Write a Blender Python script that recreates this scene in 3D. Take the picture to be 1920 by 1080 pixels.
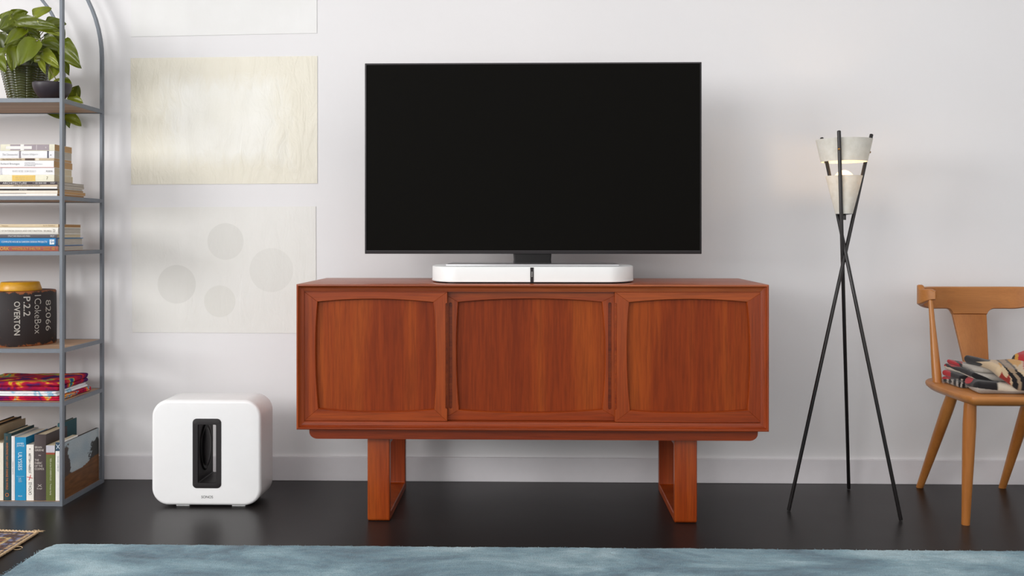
import bpy, bmesh, math, random
from mathutils import Vector, Matrix, noise
PI = math.pi
S = bpy.context.scene
for o in list(bpy.data.objects): bpy.data.objects.remove(o)
C = S.collection

# ---------------------------------------------------------------- camera
FPX, H, YAW, HY = 1760.0, 0.987, math.radians(1.3), 440.0
cam = bpy.data.objects.new('camera', bpy.data.cameras.new('camera')); C.objects.link(cam)
cam.location = (0, 0, H); cam.rotation_euler = (PI/2, 0, YAW)
cam.data.sensor_width = 36; cam.data.lens = FPX*36/1920; cam.data.shift_y = -(540-HY)/1920
cam.data.clip_start = 0.05; S.camera = cam
S.view_settings.view_transform = 'Standard'; S.view_settings.look = 'None'
S.view_settings.gamma = 1; S.view_settings.use_curve_mapping = False
S.view_settings.exposure = 0.0

# ---------------------------------------------------------------- world and lights
w = bpy.data.worlds.new('world'); S.world = w; w.use_nodes = True
w.node_tree.nodes['Background'].inputs[0].default_value = (1.0, 0.985, 0.97, 1)
w.node_tree.nodes['Background'].inputs[1].default_value = 1.08
def area(name, loc, target, sx, sy, power, col):
    l = bpy.data.lights.new(name, 'AREA'); l.shape = 'RECTANGLE'; l.size = sx; l.size_y = sy
    l.energy = power; l.color = col
    o = bpy.data.objects.new(name, l); C.objects.link(o); o.location = loc
    o.rotation_euler = (Vector(target)-Vector(loc)).to_track_quat('-Z', 'Y').to_euler()
    return o
area('window_daylight', (-7.0, -0.9, 2.35), (0.4, 3.7, 1.3), 2.6, 2.2, 300, (1.0, 0.99, 0.985))
area('added_left_fill', (-2.7, -1.35, 2.2), (-0.3, 3.7, 0.7), 1.8, 1.6, 48, (1.0, 0.99, 0.985))  # added fill lamp, no known window; brightens the lower left of the wall
area('ceiling_bounce', (0.8, 1.6, 2.95), (0.9, 3.4, 1.2), 4.5, 1.4, 34, (1.0, 0.97, 0.95))

# ---------------------------------------------------------------- photo measuring helpers
cs, sn = math.cos(YAW), math.sin(YAW)
def P(px, py, Y):
    u, v = (px-960)/FPX, (HY-py)/FPX
    t = Y/(cs+sn*u)
    return Vector((t*(-sn+cs*u), Y, H+t*v))
def PX(px, Y): return P(px, HY, Y).x
def PZ(px, py, Y): return P(px, py, Y).z
def FL(px, py, z=0.0):
    u, v = (px-960)/FPX, (HY-py)/FPX
    t = (z-H)/v
    return Vector((t*(-sn+cs*u), t*(cs+sn*u), z))

# ---------------------------------------------------------------- object helpers
def tag(o, label=None, cat=None, group=None, kind=None):
    if label: o['label'] = label
    if cat: o['category'] = cat
    if group: o['group'] = group
    if kind: o['kind'] = kind
    return o
def thing(name, label, cat, loc, group=None):
    o = bpy.data.objects.new(name, None); C.objects.link(o); o.location = loc
    o.empty_display_size = 0.05
    return tag(o, label, cat, group)
def origin_of(o):
    v = Vector((0, 0, 0))
    while o: v += o.location; o = o.parent
    return v
def obj(name, bm, mats, parent=None, smooth=False, local=False, ang=None):
    """link a bmesh as one object; world coordinates unless local"""
    if not isinstance(mats, (list, tuple)): mats = [mats]
    bm.normal_update()
    if parent is not None:
        off = Vector((0, 0, 0)) if local else origin_of(parent)
    elif local: off = Vector((0, 0, 0))
    else:
        xs = [v.co.x for v in bm.verts]; ys = [v.co.y for v in bm.verts]; zs = [v.co.z for v in bm.verts]
        off = Vector(((min(xs)+max(xs))/2, (min(ys)+max(ys))/2, min(zs)))
    if off.length > 0: bmesh.ops.translate(bm, verts=bm.verts, vec=-off)
    me = bpy.data.meshes.new(name); bm.to_mesh(me); bm.free()
    for m in mats: me.materials.append(m)
    if smooth or ang:
        me.shade_smooth()
        if ang: me.set_sharp_from_angle(angle=math.radians(ang))
    o = bpy.data.objects.new(name, me); C.objects.link(o)
    if parent is not None: o.parent = parent
    elif not local: o.location = off
    return o
def new(): return bmesh.new()
def box(bm, x0, x1, y0, y1, z0, z1, bev=0, seg=2, mi=0):
    t = bmesh.new()
    bmesh.ops.create_cube(t, size=1)
    for v in t.verts:
        v.co = Vector(((x0+x1)/2+v.co.x*(x1-x0), (y0+y1)/2+v.co.y*(y1-y0), (z0+z1)/2+v.co.z*(z1-z0)))
    if bev: bmesh.ops.bevel(t, geom=list(t.edges), offset=bev, segments=seg, profile=0.5, affect='EDGES')
    for f in t.faces: f.material_index = mi
    merge(bm, t); return bm
def merge(bm, t):
    me = bpy.data.meshes.new('tmp'); t.to_mesh(me); t.free(); bm.from_mesh(me); bpy.data.meshes.remove(me)
def loft(bm, rings, caps=True, closed=True, mi=0):
    R = [[bm.verts.new(p) for p in r] for r in rings]
    n = len(R[0])
    for a, b in zip(R[:-1], R[1:]):
        for i in range(n if closed else n-1):
            f = bm.faces.new((a[i], a[(i+1) % n], b[(i+1) % n], b[i])); f.material_index = mi
    if caps:
        f = bm.faces.new(list(reversed(R[0]))); f.material_index = mi
        f = bm.faces.new(R[-1]); f.material_index = mi
    bmesh.ops.recalc_face_normals(bm, faces=bm.faces)
    return R
def tube(bm, pts, rad, n=12, caps=True):
    pts = [Vector(p) for p in pts]
    rads = rad if isinstance(rad, (list, tuple)) else [rad]*len(pts)
    rings = []; up = None
    for i, p in enumerate(pts):
        d = (pts[min(i+1, len(pts)-1)]-pts[max(i-1, 0)]).normalized()
        if up is None: up = d.orthogonal().normalized()
        up = (up-d*up.dot(d)).normalized(); s = d.cross(up)
        rings.append([p+(up*math.cos(2*PI*k/n)+s*math.sin(2*PI*k/n))*rads[i] for k in range(n)])
    t = bmesh.new(); loft(t, rings, caps); merge(bm, t); return bm
def bar(bm, pts, wx, wy, bev=0.0):
    """square bar swept along pts in the X-Z plane; wx across, wy in depth"""
    pts = [Vector(p) for p in pts]; rings = []
    for i, p in enumerate(pts):
        d = (pts[min(i+1, len(pts)-1)]-pts[max(i-1, 0)]).normalized()
        y = Vector((0, 1, 0)); s = d.cross(y).normalized()
        rings.append([p+s*wx/2*a+y*wy/2*b for a, b in ((-1, -1), (1, -1), (1, 1), (-1, 1))])
    t = bmesh.new(); loft(t, rings); merge(bm, t); return bm
def lathe(bm, prof, cx, cy, n=48, sx=1, sy=1, caps=(False, False)):
    rings = [[Vector((cx+r*sx*math.cos(2*PI*k/n), cy+r*sy*math.sin(2*PI*k/n), z)) for k in range(n)] for r, z in prof]
    t = bmesh.new(); R = loft(t, rings, caps=False)
    if caps[0]: t.faces.new(list(reversed(R[0])))
    if caps[1]: t.faces.new(R[-1])
    bmesh.ops.recalc_face_normals(t, faces=t.faces)
    merge(bm, t); return bm
def rr(x0, x1, z0, z1, r, seg=8, rz=None):
    rz = r if rz is None else rz; pts = []
    for cx, cz, a0 in ((x1-r, z0+rz, -90), (x1-r, z1-rz, 0), (x0+r, z1-rz, 90), (x0+r, z0+rz, 180)):
        for k in range(seg+1):
            a = math.radians(a0+90*k/seg); pts.append((cx+r*math.cos(a), cz+rz*math.sin(a)))
    return pts
def cut(bm, cutter):
    ms = []
    for b in (bm, cutter):
        me = bpy.data.meshes.new('t'); b.to_mesh(me); b.free(); o = bpy.data.objects.new('t', me); C.objects.link(o); ms.append(o)
    for s in range(2): ms[0].data.materials.append(None)
    md = ms[0].modifiers.new('b', 'BOOLEAN'); md.operation = 'DIFFERENCE'; md.object = ms[1]; md.solver = 'EXACT'
    dg = bpy.context.evaluated_depsgraph_get()
    me = bpy.data.meshes.new_from_object(ms[0].evaluated_get(dg))
    r = bmesh.new(); r.from_mesh(me); bpy.data.meshes.remove(me)
    for o in ms: d = o.data; bpy.data.objects.remove(o); bpy.data.meshes.remove(d)
    return r
def rbox(bm, c, s, r, n=10, warp=None):
    """box with round edges from a dense cube; warp(p)->p"""
    t = bmesh.new(); bmesh.ops.create_cube(t, size=2)
    bmesh.ops.subdivide_edges(t, edges=t.edges, cuts=n, use_grid_fill=True)
    h = Vector(s)/2; rv = [min(r, q*0.999) for q in h]
    for v in t.verts:
        q = [0, 0, 0]; d = [0, 0, 0]
        p = [math.copysign(1-(1-abs(k))**1.6, k) for k in v.co]
        for i in range(3):
            full = p[i]*h[i]; lim = h[i]-rv[i]
            q[i] = max(-lim, min(lim, full)); d[i] = (full-q[i])/rv[i]
        dl = math.sqrt(sum(k*k for k in d)) or 1
        m = max(abs(k) for k in d)
        v.co = Vector([c[i]+q[i]+(d[i]/dl*m*rv[i] if dl else 0) for i in range(3)])
        if warp: v.co = warp(v.co.copy())
    merge(bm, t); return bm
def text(body, w, h, M, thick=0.0004, wrap=None, offs=0.0):
    """flat lettering mesh, w x h metres, centred, placed by matrix M; local x right, y up"""
    cu = bpy.data.curves.new('t', 'FONT'); cu.body = body; cu.extrude = 0.01; cu.resolution_u = 3; cu.offset = offs
    o = bpy.data.objects.new('t', cu); C.objects.link(o)
    dg = bpy.context.evaluated_depsgraph_get()
    me = bpy.data.meshes.new_from_object(o.evaluated_get(dg))
    bm = bmesh.new(); bm.from_mesh(me)
    bpy.data.meshes.remove(me); bpy.data.objects.remove(o); bpy.data.curves.remove(cu)
    xs = [v.co.x for v in bm.verts]; ys = [v.co.y for v in bm.verts]
    x0, x1, y0, y1 = min(xs), max(xs), min(ys), max(ys)
    for v in bm.verts:
        v.co = Vector(((v.co.x-(x0+x1)/2)/(x1-x0)*w, (v.co.y-(y0+y1)/2)/(y1-y0)*h, (v.co.z/0.02+0.5)*thick))
    if wrap: bmesh.ops.subdivide_edges(bm, edges=[e for e in bm.edges if e.calc_length() > 0.008], cuts=2)
    for v in bm.verts: v.co = wrap(v.co) if wrap else M @ v.co
    return bm
def front_M(loc, rot=0):
    """matrix for lettering on a face that looks towards -Y, rotated rot degrees in its plane"""
    return Matrix.Translation(loc) @ Matrix.Rotation(PI/2, 4, 'X') @ Matrix.Rotation(math.radians(rot), 4, 'Z')

# ---------------------------------------------------------------- materials
def lin(c): return tuple((x/255/12.92 if x/255 <= 0.04045 else ((x/255+0.055)/1.055)**2.4) for x in c)
class Mat:
    def __init__(s, name):
        s.m = bpy.data.materials.new(name); s.m.use_nodes = True; s.t = s.m.node_tree; s.b = s.t.nodes['Principled BSDF']
    def n(s, k, **kw):
        x = s.t.nodes.new(k)
        for a, b in kw.items(): setattr(x, a, b)
        return x
    def l(s, a, b): s.t.links.new(a, b)
    def set(s, **kw):
        for k, v in kw.items():
            k = k.replace('_', ' ')
            s.b.inputs[k].default_value = (*v, 1) if isinstance(v, tuple) and len(v) == 3 else v
        return s
    def coord(s, scale=(1, 1, 1), rot=(0, 0, 0)):
        tc = s.n('ShaderNodeTexCoord'); mp = s.n('ShaderNodeMapping')
        mp.inputs['Scale'].default_value = scale; mp.inputs['Rotation'].default_value = rot
        s.l(tc.outputs['Object'], mp.inputs[0]); return mp.outputs[0]
    def noise(s, vec, sc, det=4, rough=0.55, dist=0):
        x = s.n('ShaderNodeTexNoise'); x.inputs['Scale'].default_value = sc; x.inputs['Detail'].default_value = det
        x.inputs['Roughness'].default_value = rough; x.inputs['Distortion'].default_value = dist
        s.l(vec, x.inputs['Vector']); return x.outputs['Fac']
    def ramp(s, fac, stops, interp='LINEAR'):
        r = s.n('ShaderNodeValToRGB'); r.color_ramp.interpolation = interp
        e = r.color_ramp.elements
        while len(e) < len(stops): e.new(0.5)
        for q, (p, c) in zip(e, stops): q.position = p; q.color = (*c, 1)
        s.l(fac, r.inputs[0]); return r.outputs[0]
    def mix(s, a, b, f, mode='MIX'):
        x = s.n('ShaderNodeMix', data_type='RGBA', blend_type=mode)
        for src, i in ((f, 0), (a, 6), (b, 7)):
            if isinstance(src, (int, float)): x.inputs[i].default_value = src
            elif isinstance(src, tuple): x.inputs[i].default_value = (*src, 1)
            else: s.l(src, x.inputs[i])
        return x.outputs[2]
    def bump(s, h, st=0.2, d=0.002):
        x = s.n('ShaderNodeBump'); x.inputs['Strength'].default_value = st; x.inputs['Distance'].default_value = d
        s.l(h, x.inputs['Height']); s.l(x.outputs[0], s.b.inputs['Normal'])
def plain(name, rgb, rough=0.5, spec=0.4, metal=0.0, var=0.06, nsc=30):
    m = Mat(name); c = lin(rgb)
    f = m.noise(m.coord(), nsc, 3)
    col = m.ramp(f, [(0.3, tuple(x*(1-var) for x in c)), (0.7, tuple(min(1, x*(1+var)) for x in c))])
    m.l(col, m.b.inputs['Base Color']); m.set(Roughness=rough, Specular_IOR_Level=spec, Metallic=metal)
    return m.m
def wood(name, dark, mid, light, axis, rough=0.42, spec=0.22, sc=1.0, coat=0.0, st=0.035, fine_f=0.7, str_f=0.5):
    m = Mat(name)
    s = {'x': (st, 1, 1), 'y': (1, st, 1), 'z': (1, 1, st)}[axis]
    v = m.coord(tuple(k*sc for k in s))
    f1 = m.noise(v, 9, 5, 0.6, 0.5)
    f2 = m.noise(v, 190, 3, 0.65, 0.1)
    col = m.ramp(f1, [(0.30, lin(dark)), (0.5, lin(mid)), (0.72, lin(light))])
    fine = m.ramp(f2, [(0.34, (0.66, 0.64, 0.62)), (0.60, (1.07, 1.07, 1.07))])
    col = m.mix(col, fine, fine_f, 'MULTIPLY')
    s2 = {'x': (0.02, 1, 1), 'y': (1, 0.02, 1), 'z': (1, 1, 0.03)}[axis]
    f3 = m.noise(m.coord(s2), 42, 2, 0.5, 0.25)
    streak = m.ramp(f3, [(0.66, (1, 1, 1)), (0.72, (0.62, 0.58, 0.6)), (0.78, (1, 1, 1))])
    col = m.mix(col, streak, str_f, 'MULTIPLY')
    m.l(col, m.b.inputs['Base Color']); m.set(Roughness=rough, Specular_IOR_Level=spec, Coat_Weight=coat, Coat_Roughness=0.25)
    m.bump(f2, 0.12, 0.0006)
    return m.m
TD, TM, TL = (118, 40, 7), (143, 57, 13), (168, 80, 26)
teak_x = wood('teak_grain_across', TD, TM, TL, 'x', 0.3, 0.38)
teak_z = wood('teak_grain_upright', TD, TM, TL, 'z', 0.3, 0.38)
teak_y = wood('teak_grain_deep', TD, TM, TL, 'y')
panel_z = wood('teak_veneer', (108, 36, 7), (134, 52, 12), (163, 77, 22), 'z', st=0.05, sc=0.8, rough=0.42)
maple_x = wood('maple_grain_across', (158, 98, 48), (178, 116, 60), (188, 128, 70), 'x', rough=0.34, spec=0.4, st=0.02, fine_f=0.22, str_f=0.1)
maple_z = wood('maple_grain_upright', (156, 94, 42), (176, 112, 54), (190, 128, 68), 'z', rough=0.3, spec=0.45, st=0.02, fine_f=0.22, str_f=0.1)
shelf_wood = wood('shelf_board_wood', (164, 130, 102), (184, 150, 122), (200, 168, 140), 'x', rough=0.5)
steel = plain('grey_painted_steel', (114, 120, 128), 0.42, 0.4, 0.2, 0.04)
white_gloss = plain('white_gloss_shell', (243, 243, 243), 0.22, 0.5, 0, 0.005)
white_satin = plain('white_satin_shell', (240, 242, 241), 0.4, 0.4, 0, 0.005)
black_mat = plain('black_matte_plastic', (40, 37, 38), 0.5, 0.3, 0, 0.03)
black_deep = plain('black_rubber', (16, 14, 15), 0.45, 0.3, 0, 0.03)
black_metal = plain('black_painted_metal', (30, 27, 27), 0.35, 0.5, 0, 0.05)
screen_m = plain('tv_screen', (15, 14, 12), 0.6, 0.04, 0, 0.0)
bezel_m = plain('tv_bezel', (46, 43, 45), 0.35, 0.4, 0.3, 0.02)
silver = plain('brushed_silver', (196, 196, 198), 0.3, 0.5, 0.9, 0.02)
brass = plain('brass', (150, 110, 60), 0.35, 0.5, 0.9, 0.05)
ink = plain('dark_print', (52, 48, 50), 0.6, 0.2)
chalk = plain('chalk_marks', (196, 190, 182), 0.85, 0.1, 0, 0.12, 200)
whiteink = plain('white_print', (232, 232, 230), 0.6, 0.2)

def wall_mat():
    m = Mat('wall_paint'); v = m.coord()
    f = m.noise(v, 1.2, 2)
    m.l(m.ramp(f, [(0.3, lin((231, 230, 231))), (0.7, lin((235, 234, 235)))]), m.b.inputs['Base Color'])
    m.set(Roughness=0.75, Specular_IOR_Level=0.2)
    m.bump(m.noise(v, 260, 3), 0.12, 0.001); return m.m
def floor_mat():
    m = Mat('dark_floor'); v = m.coord()
    f = m.noise(v, 2.2, 5, 0.6); g = m.noise(v, 60, 4, 0.6)
    col = m.ramp(f, [(0.3, lin((26, 23, 23))), (0.7, lin((36, 32, 31)))])
    m.l(col, m.b.inputs['Base Color'])
    r = m.n('ShaderNodeMapRange'); r.inputs[3].default_value = 0.30; r.inputs[4].default_value = 0.42
    m.l(f, r.inputs[0]); m.l(r.outputs[0], m.b.inputs['Roughness'])
    m.set(Specular_IOR_Level=0.29); m.bump(g, 0.08, 0.001); return m.m
wall_m, floor_m = wall_mat(), floor_mat()
base_m = plain('baseboard_paint', (226, 223, 226), 0.5, 0.3, 0, 0.01)

def attr_mat(name, rough=0.8, nz=0.15, sc=300, sheen=0.0, st=0.5, dist=0.0015):
    m = Mat(name); a = m.n('ShaderNodeAttribute', attribute_name='Col')
    v = m.coord(); f = m.noise(v, sc, 3)
    g = m.ramp(f, [(0.3, (1-nz,)*3), (0.7, (1+nz,)*3)])
    m.l(m.mix(a.outputs['Color'], g, 1.0, 'MULTIPLY'), m.b.inputs['Base Color'])
    m.set(Roughness=rough, Specular_IOR_Level=0.2, Sheen_Weight=sheen); m.bump(f, st, dist); return m.m
def paint(o, fn):
    """dye pattern of the thing itself, per vertex: fn(co)->sRGB"""
    me = o.data; ca = me.color_attributes.new('Col', 'FLOAT_COLOR', 'POINT')
    for i, v in enumerate(me.vertices): ca.data[i].color = (*lin(fn(v.co)), 1)
    return o

# ---------------------------------------------------------------- the room
WY = 3.757
def struct(name, bm, m): return tag(obj(name, bm, m), kind='structure')
struct('wall_back', box(new(), -7.9, 4.2, WY, WY+0.12, 0, 3.05), wall_m)
struct('floor', box(new(), -7.9, 4.2, -1.5, WY+0.12, -0.06, 0), floor_m)
struct('ceiling', box(new(), -7.9, 4.2, -1.5, WY+0.12, 3.05, 3.12), wall_m)
struct('wall_right', box(new(), 4.2, 4.32, -1.5, WY+0.12, 0, 3.05), wall_m)
struct('wall_left', box(new(), -8.02, -7.9, -1.5, WY+0.12, 0, 3.05), wall_m)
BZ = PZ(960, 857, WY)
bm = new()
box(bm, -7.9, 4.2, WY-0.012, WY, 0, BZ, 0.002)
struct('baseboard_back', bm, base_m)

# ---------------------------------------------------------------- wall sheets
def sheet_mat(name, c1, c2, circles=(), wr=1.0, rough=0.35, rim=None):
    m = Mat(name); v = m.coord((1, 1, 0.35)); v2 = m.coord()
    f = m.noise(v, 22, 5, 0.6, 1.2); g = m.noise(v2, 5, 3)
    col = m.ramp(g, [(0.3, lin(c1)), (0.7, lin(c2))])
    sep = m.n('ShaderNodeSeparateXYZ'); m.l(v2, sep.inputs[0])
    if rim:       # the film has yellowed from its rim inwards
        hw_, hh_, rc_ = rim; parts = []
        for out_, off_, sc_r in ((0, 0.0, hw_), (2, hh_, hh_)):
            a = m.n('ShaderNodeMath', operation='SUBTRACT'); m.l(sep.outputs[out_], a.inputs[0]); a.inputs[1].default_value = off_
            b = m.n('ShaderNodeMath', operation='ABSOLUTE'); m.l(a.outputs[0], b.inputs[0])
            c_ = m.n('ShaderNodeMath', operation='DIVIDE'); m.l(b.outputs[0], c_.inputs[0]); c_.inputs[1].default_value = sc_r; parts.append(c_)
        mx_ = m.n('ShaderNodeMath', operation='MAXIMUM'); m.l(parts[0].outputs[0], mx_.inputs[0]); m.l(parts[1].outputs[0], mx_.inputs[1])
        ad = m.n('ShaderNodeMath', operation='MULTIPLY_ADD'); m.l(f, ad.inputs[0]); ad.inputs[1].default_value = 0.5; m.l(mx_.outputs[0], ad.inputs[2])
        col = m.mix(col, lin(rc_), m.ramp(ad.outputs[0], [(0.0, (0, 0, 0)), (0.72, (0.0, 0.0, 0.0)), (1.0, (0.9, 0.9, 0.9))]))
    for cx, cz, r, c in circles:
        vm = m.n('ShaderNodeVectorMath', operation='DISTANCE'); cb = m.n('ShaderNodeCombineXYZ')
        m.l(sep.outputs[0], cb.inputs[0]); m.l(sep.outputs[2], cb.inputs[2]); m.l(cb.outputs[0], vm.inputs[0])
        vm.inputs[1].default_value = (cx, 0, cz)
        mr = m.n('ShaderNodeMapRange'); mr.inputs[1].default_value = r*0.985; mr.inputs[2].default_value = r*1.01
        mr.inputs[3].default_value = 1; mr.inputs[4].default_value = 0; m.l(vm.outputs['Value'], mr.inputs[0])
        col = m.mix(col, lin(c), mr.outputs[0])
    m.l(col, m.b.inputs['Base Color']); m.set(Roughness=rough, Specular_IOR_Level=0.35)
    m.bump(f, 0.5*wr, 0.005); return m.m
def sheet(name, corners, mat, label, seed, amp):
    (a, b, c, d) = [P(px, py, WY-0.0015) for px, py in corners]     # TL TR BR BL
    nx, nz = 48, 34; bm = new(); front = []; back = []
    for j in range(nz+1):
        v = j/nz; fr = []; bk = []
        for i in range(nx+1):
            u = i/nx; p = (a*(1-u)+b*u)*(1-v)+(d*(1-u)+c*u)*v
            e = min(1, 6*min(u, 1-u))*min(1, 6*min(v, 1-v))
            q = noise.noise(Vector((p.x*14+seed, p.z*4, seed)))*amp+noise.noise(Vector((p.x*40+p.z*25, p.z*12, seed)))*amp*0.35
            e *= e
            off = -abs(q)*e-0.0006
            fr.append(bm.verts.new(p+Vector((0, off, 0)))); bk.append(bm.verts.new(p+Vector((0, off+0.0008, 0))))
        front.append(fr); back.append(bk)
    for j in range(nz):
        for i in range(nx):
            bm.faces.new((front[j+1][i], front[j+1][i+1], front[j][i+1], front[j][i]))
            bm.faces.new((back[j][i], back[j][i+1], back[j+1][i+1], back[j+1][i]))
    for j in range(nz):
        for i in (0, nx): bm.faces.new((front[j][i], front[j+1][i], back[j+1][i], back[j][i]) if i else (front[j+1][i], front[j][i], back[j][i], back[j+1][i]))
    for i in range(nx):
        for j in (0, nz): bm.faces.new((front[j][i+1], front[j][i], back[j][i], back[j][i+1]) if not j else (front[j][i], front[j][i+1], back[j][i+1], back[j][i]))
    o = obj(name, bm, mat, None, ang=50)
    return tag(o, label, 'poster', 'unframed sheets pinned to the wall')
m1 = sheet_mat('pale_film', (228, 228, 226), (233, 233, 232), wr=0.35)
m2 = sheet_mat('cream_film', (230, 228, 217), (235, 234, 227), wr=1.0, rough=0.24, rim=(0.376, 0.258, (226, 221, 204)))
k = 1/(FPX/WY)
m3 = sheet_mat('gauze_film', (229, 228, 223), (233, 232, 228), wr=0.75, rough=0.5, circles=[
    ((424-420)*k, (625-452)*k, 34.5*k, (222, 221, 216)), ((511-420)*k, (625-506)*k, 41.5*k, (224, 223, 218)),
    ((331-420)*k, (625-533)*k, 36.5*k, (221, 220, 215)), ((413-420)*k, (625-565)*k, 30*k, (224, 223, 217))])
sheet('wall_sheet', [(245, -168), (594, -168), (594, 62), (246, 69)], m1, 'pale white sheet at the top of the wall column, cropped by the frame', 1.3, 0.0010)
sheet('wall_sheet', [(245, 109), (595, 105), (595, 344), (246, 346)], m2, 'wrinkled cream sheet pinned in the middle of the wall column', 5.1, 0.0030)
sheet('wall_sheet', [(246, 389), (592, 387), (593, 625), (248, 623)], m3, 'white gauzy sheet with four pale grey circles, lowest on the wall', 9.7, 0.0018)

# ---------------------------------------------------------------- sideboard
YF, YB = 3.15, 3.62
X0, X1 = PX(555.5, YF), PX(1442, YF)
ZT, ZB = PZ(960, 533.5, YF), PZ(960, 807.5, YF)
sb = thing('sideboard', 'reddish teak sideboard with three curved-panel sliding doors on sled legs', 'sideboard', ((X0+X1)/2, (YF+YB)/2, 0))
prof = [(0.0, YB), (0.0, YF+0.002), (0.0006, YF+0.0006), (0.002, YF), (0.005, YF), (0.0065, YF+0.001),
        (0.0085, YF+0.008), (0.014, YF+0.014), (0.0215, YF+0.017), (0.0235, YF+0.019), (0.0235, YB)]
def mitre_piece(k):
    """k 0 top 1 right 2 bottom 3 left"""
    t = bmesh.new(); ends = {0: ((0, 1), (1, 1)), 1: ((1, 1), (1, 0)), 2: ((1, 0), (0, 0)), 3: ((0, 0), (0, 1))}[k]
    rings = []
    for ex, ez in ends:
        rings.append([Vector(((X1-d) if ex else (X0+d), y, (ZT-d) if ez else (ZB+d))) for d, y in prof])
    loft(t, rings); return t
teak_top = wood('teak_top_painted_sheen', (128, 52, 20), (156, 74, 32), (180, 98, 50), 'x', 0.3, 0.6)  # wall reflection painted into the colour: lighter and browner than the other teak
obj('top_panel', mitre_piece(0), teak_top, sb, ang=25); obj('bottom_panel', mitre_piece(2), teak_x, sb, ang=25)
obj('side_panel', mitre_piece(1), teak_z, sb, ang=25); obj('side_panel', mitre_piece(3), teak_z, sb, ang=25)
obj('back_panel', box(new(), X0+0.02, X1-0.02, YB-0.012, YB-0.002, ZB+0.02, ZT-0.02), teak_x, sb)
bm = new(); box(bm, X0+0.0225, X1-0.0225, YF+0.019, YF+0.06, ZB+0.0225, ZB+0.0255); box(bm, X0+0.0225, X1-0.0225, YF+0.019, YF+0.06, ZT-0.0255, ZT-0.0225)
obj('door_track', bm, teak_x, sb)
# recessed board below
bm = new(); YP = YF+0.035
xa, xb = PX(580, YP), PX(1421, YP); zb = PZ(960, 824.5, YP)
hh = ZB-zb
out = [(xa, ZB+0.001)]
for k_ in range(9): a = math.radians(180+90*k_/8); out.append((xa+0.028+0.028*math.cos(a), zb+0.024+0.024*math.sin(a)))
for k_ in range(9): a = math.radians(270+90*k_/8); out.append((xb-0.028+0.028*math.cos(a), zb+0.024+0.024*math.sin(a)))
out.append((xb, ZB+0.001))
loft(bm, [[Vector((x, y, z)) for x, z in out] for y in (YP, YB-0.03)])
obj('underframe_board', bm, teak_x, sb, ang=30)
# sled legs
YL0, YL1 = 3.222, 3.645
for a, b in ((689, 730.5), (1265, 1307)):
    xl, xr = PX(a, YL0), PX(b, YL0); th = 0.027
    if a < 1000: pass
    o1 = rr(YL0, YL1, 0.0, zb-0.001, 0.010, 5); i1 = rr(YL0+th, YL1-th, th, zb-0.001-th, 0.006, 5)
    bm = new()
    def ringx(pts, x): return [Vector((x, p[0], p[1])) for p in pts]
    def inset(pts, d, cx, cz): return [(p[0]+(d if p[0] < cx else -d), p[1]+(d if p[1] < cz else -d)) for p in pts]
    cx_, cz_ = (YL0+YL1)/2, zb/2; e = 0.0025
    rings = [ringx(i1, xl+e), ringx(inset(i1, -e, cx_, cz_), xl), ringx(inset(o1, e, cx_, cz_), xl), ringx(o1, xl+e),
             ringx(o1, xr-e), ringx(inset(o1, e, cx_, cz_), xr), ringx(inset(i1, -e, cx_, cz_), xr), ringx(i1, xr-e), ringx(i1, xl+e)]
    loft(bm, rings, caps=False)
    bmesh.ops.remove_doubles(bm, verts=bm.verts, dist=1e-5)
    obj('sled_leg', bm, teak_z, sb, ang=35)
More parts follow.
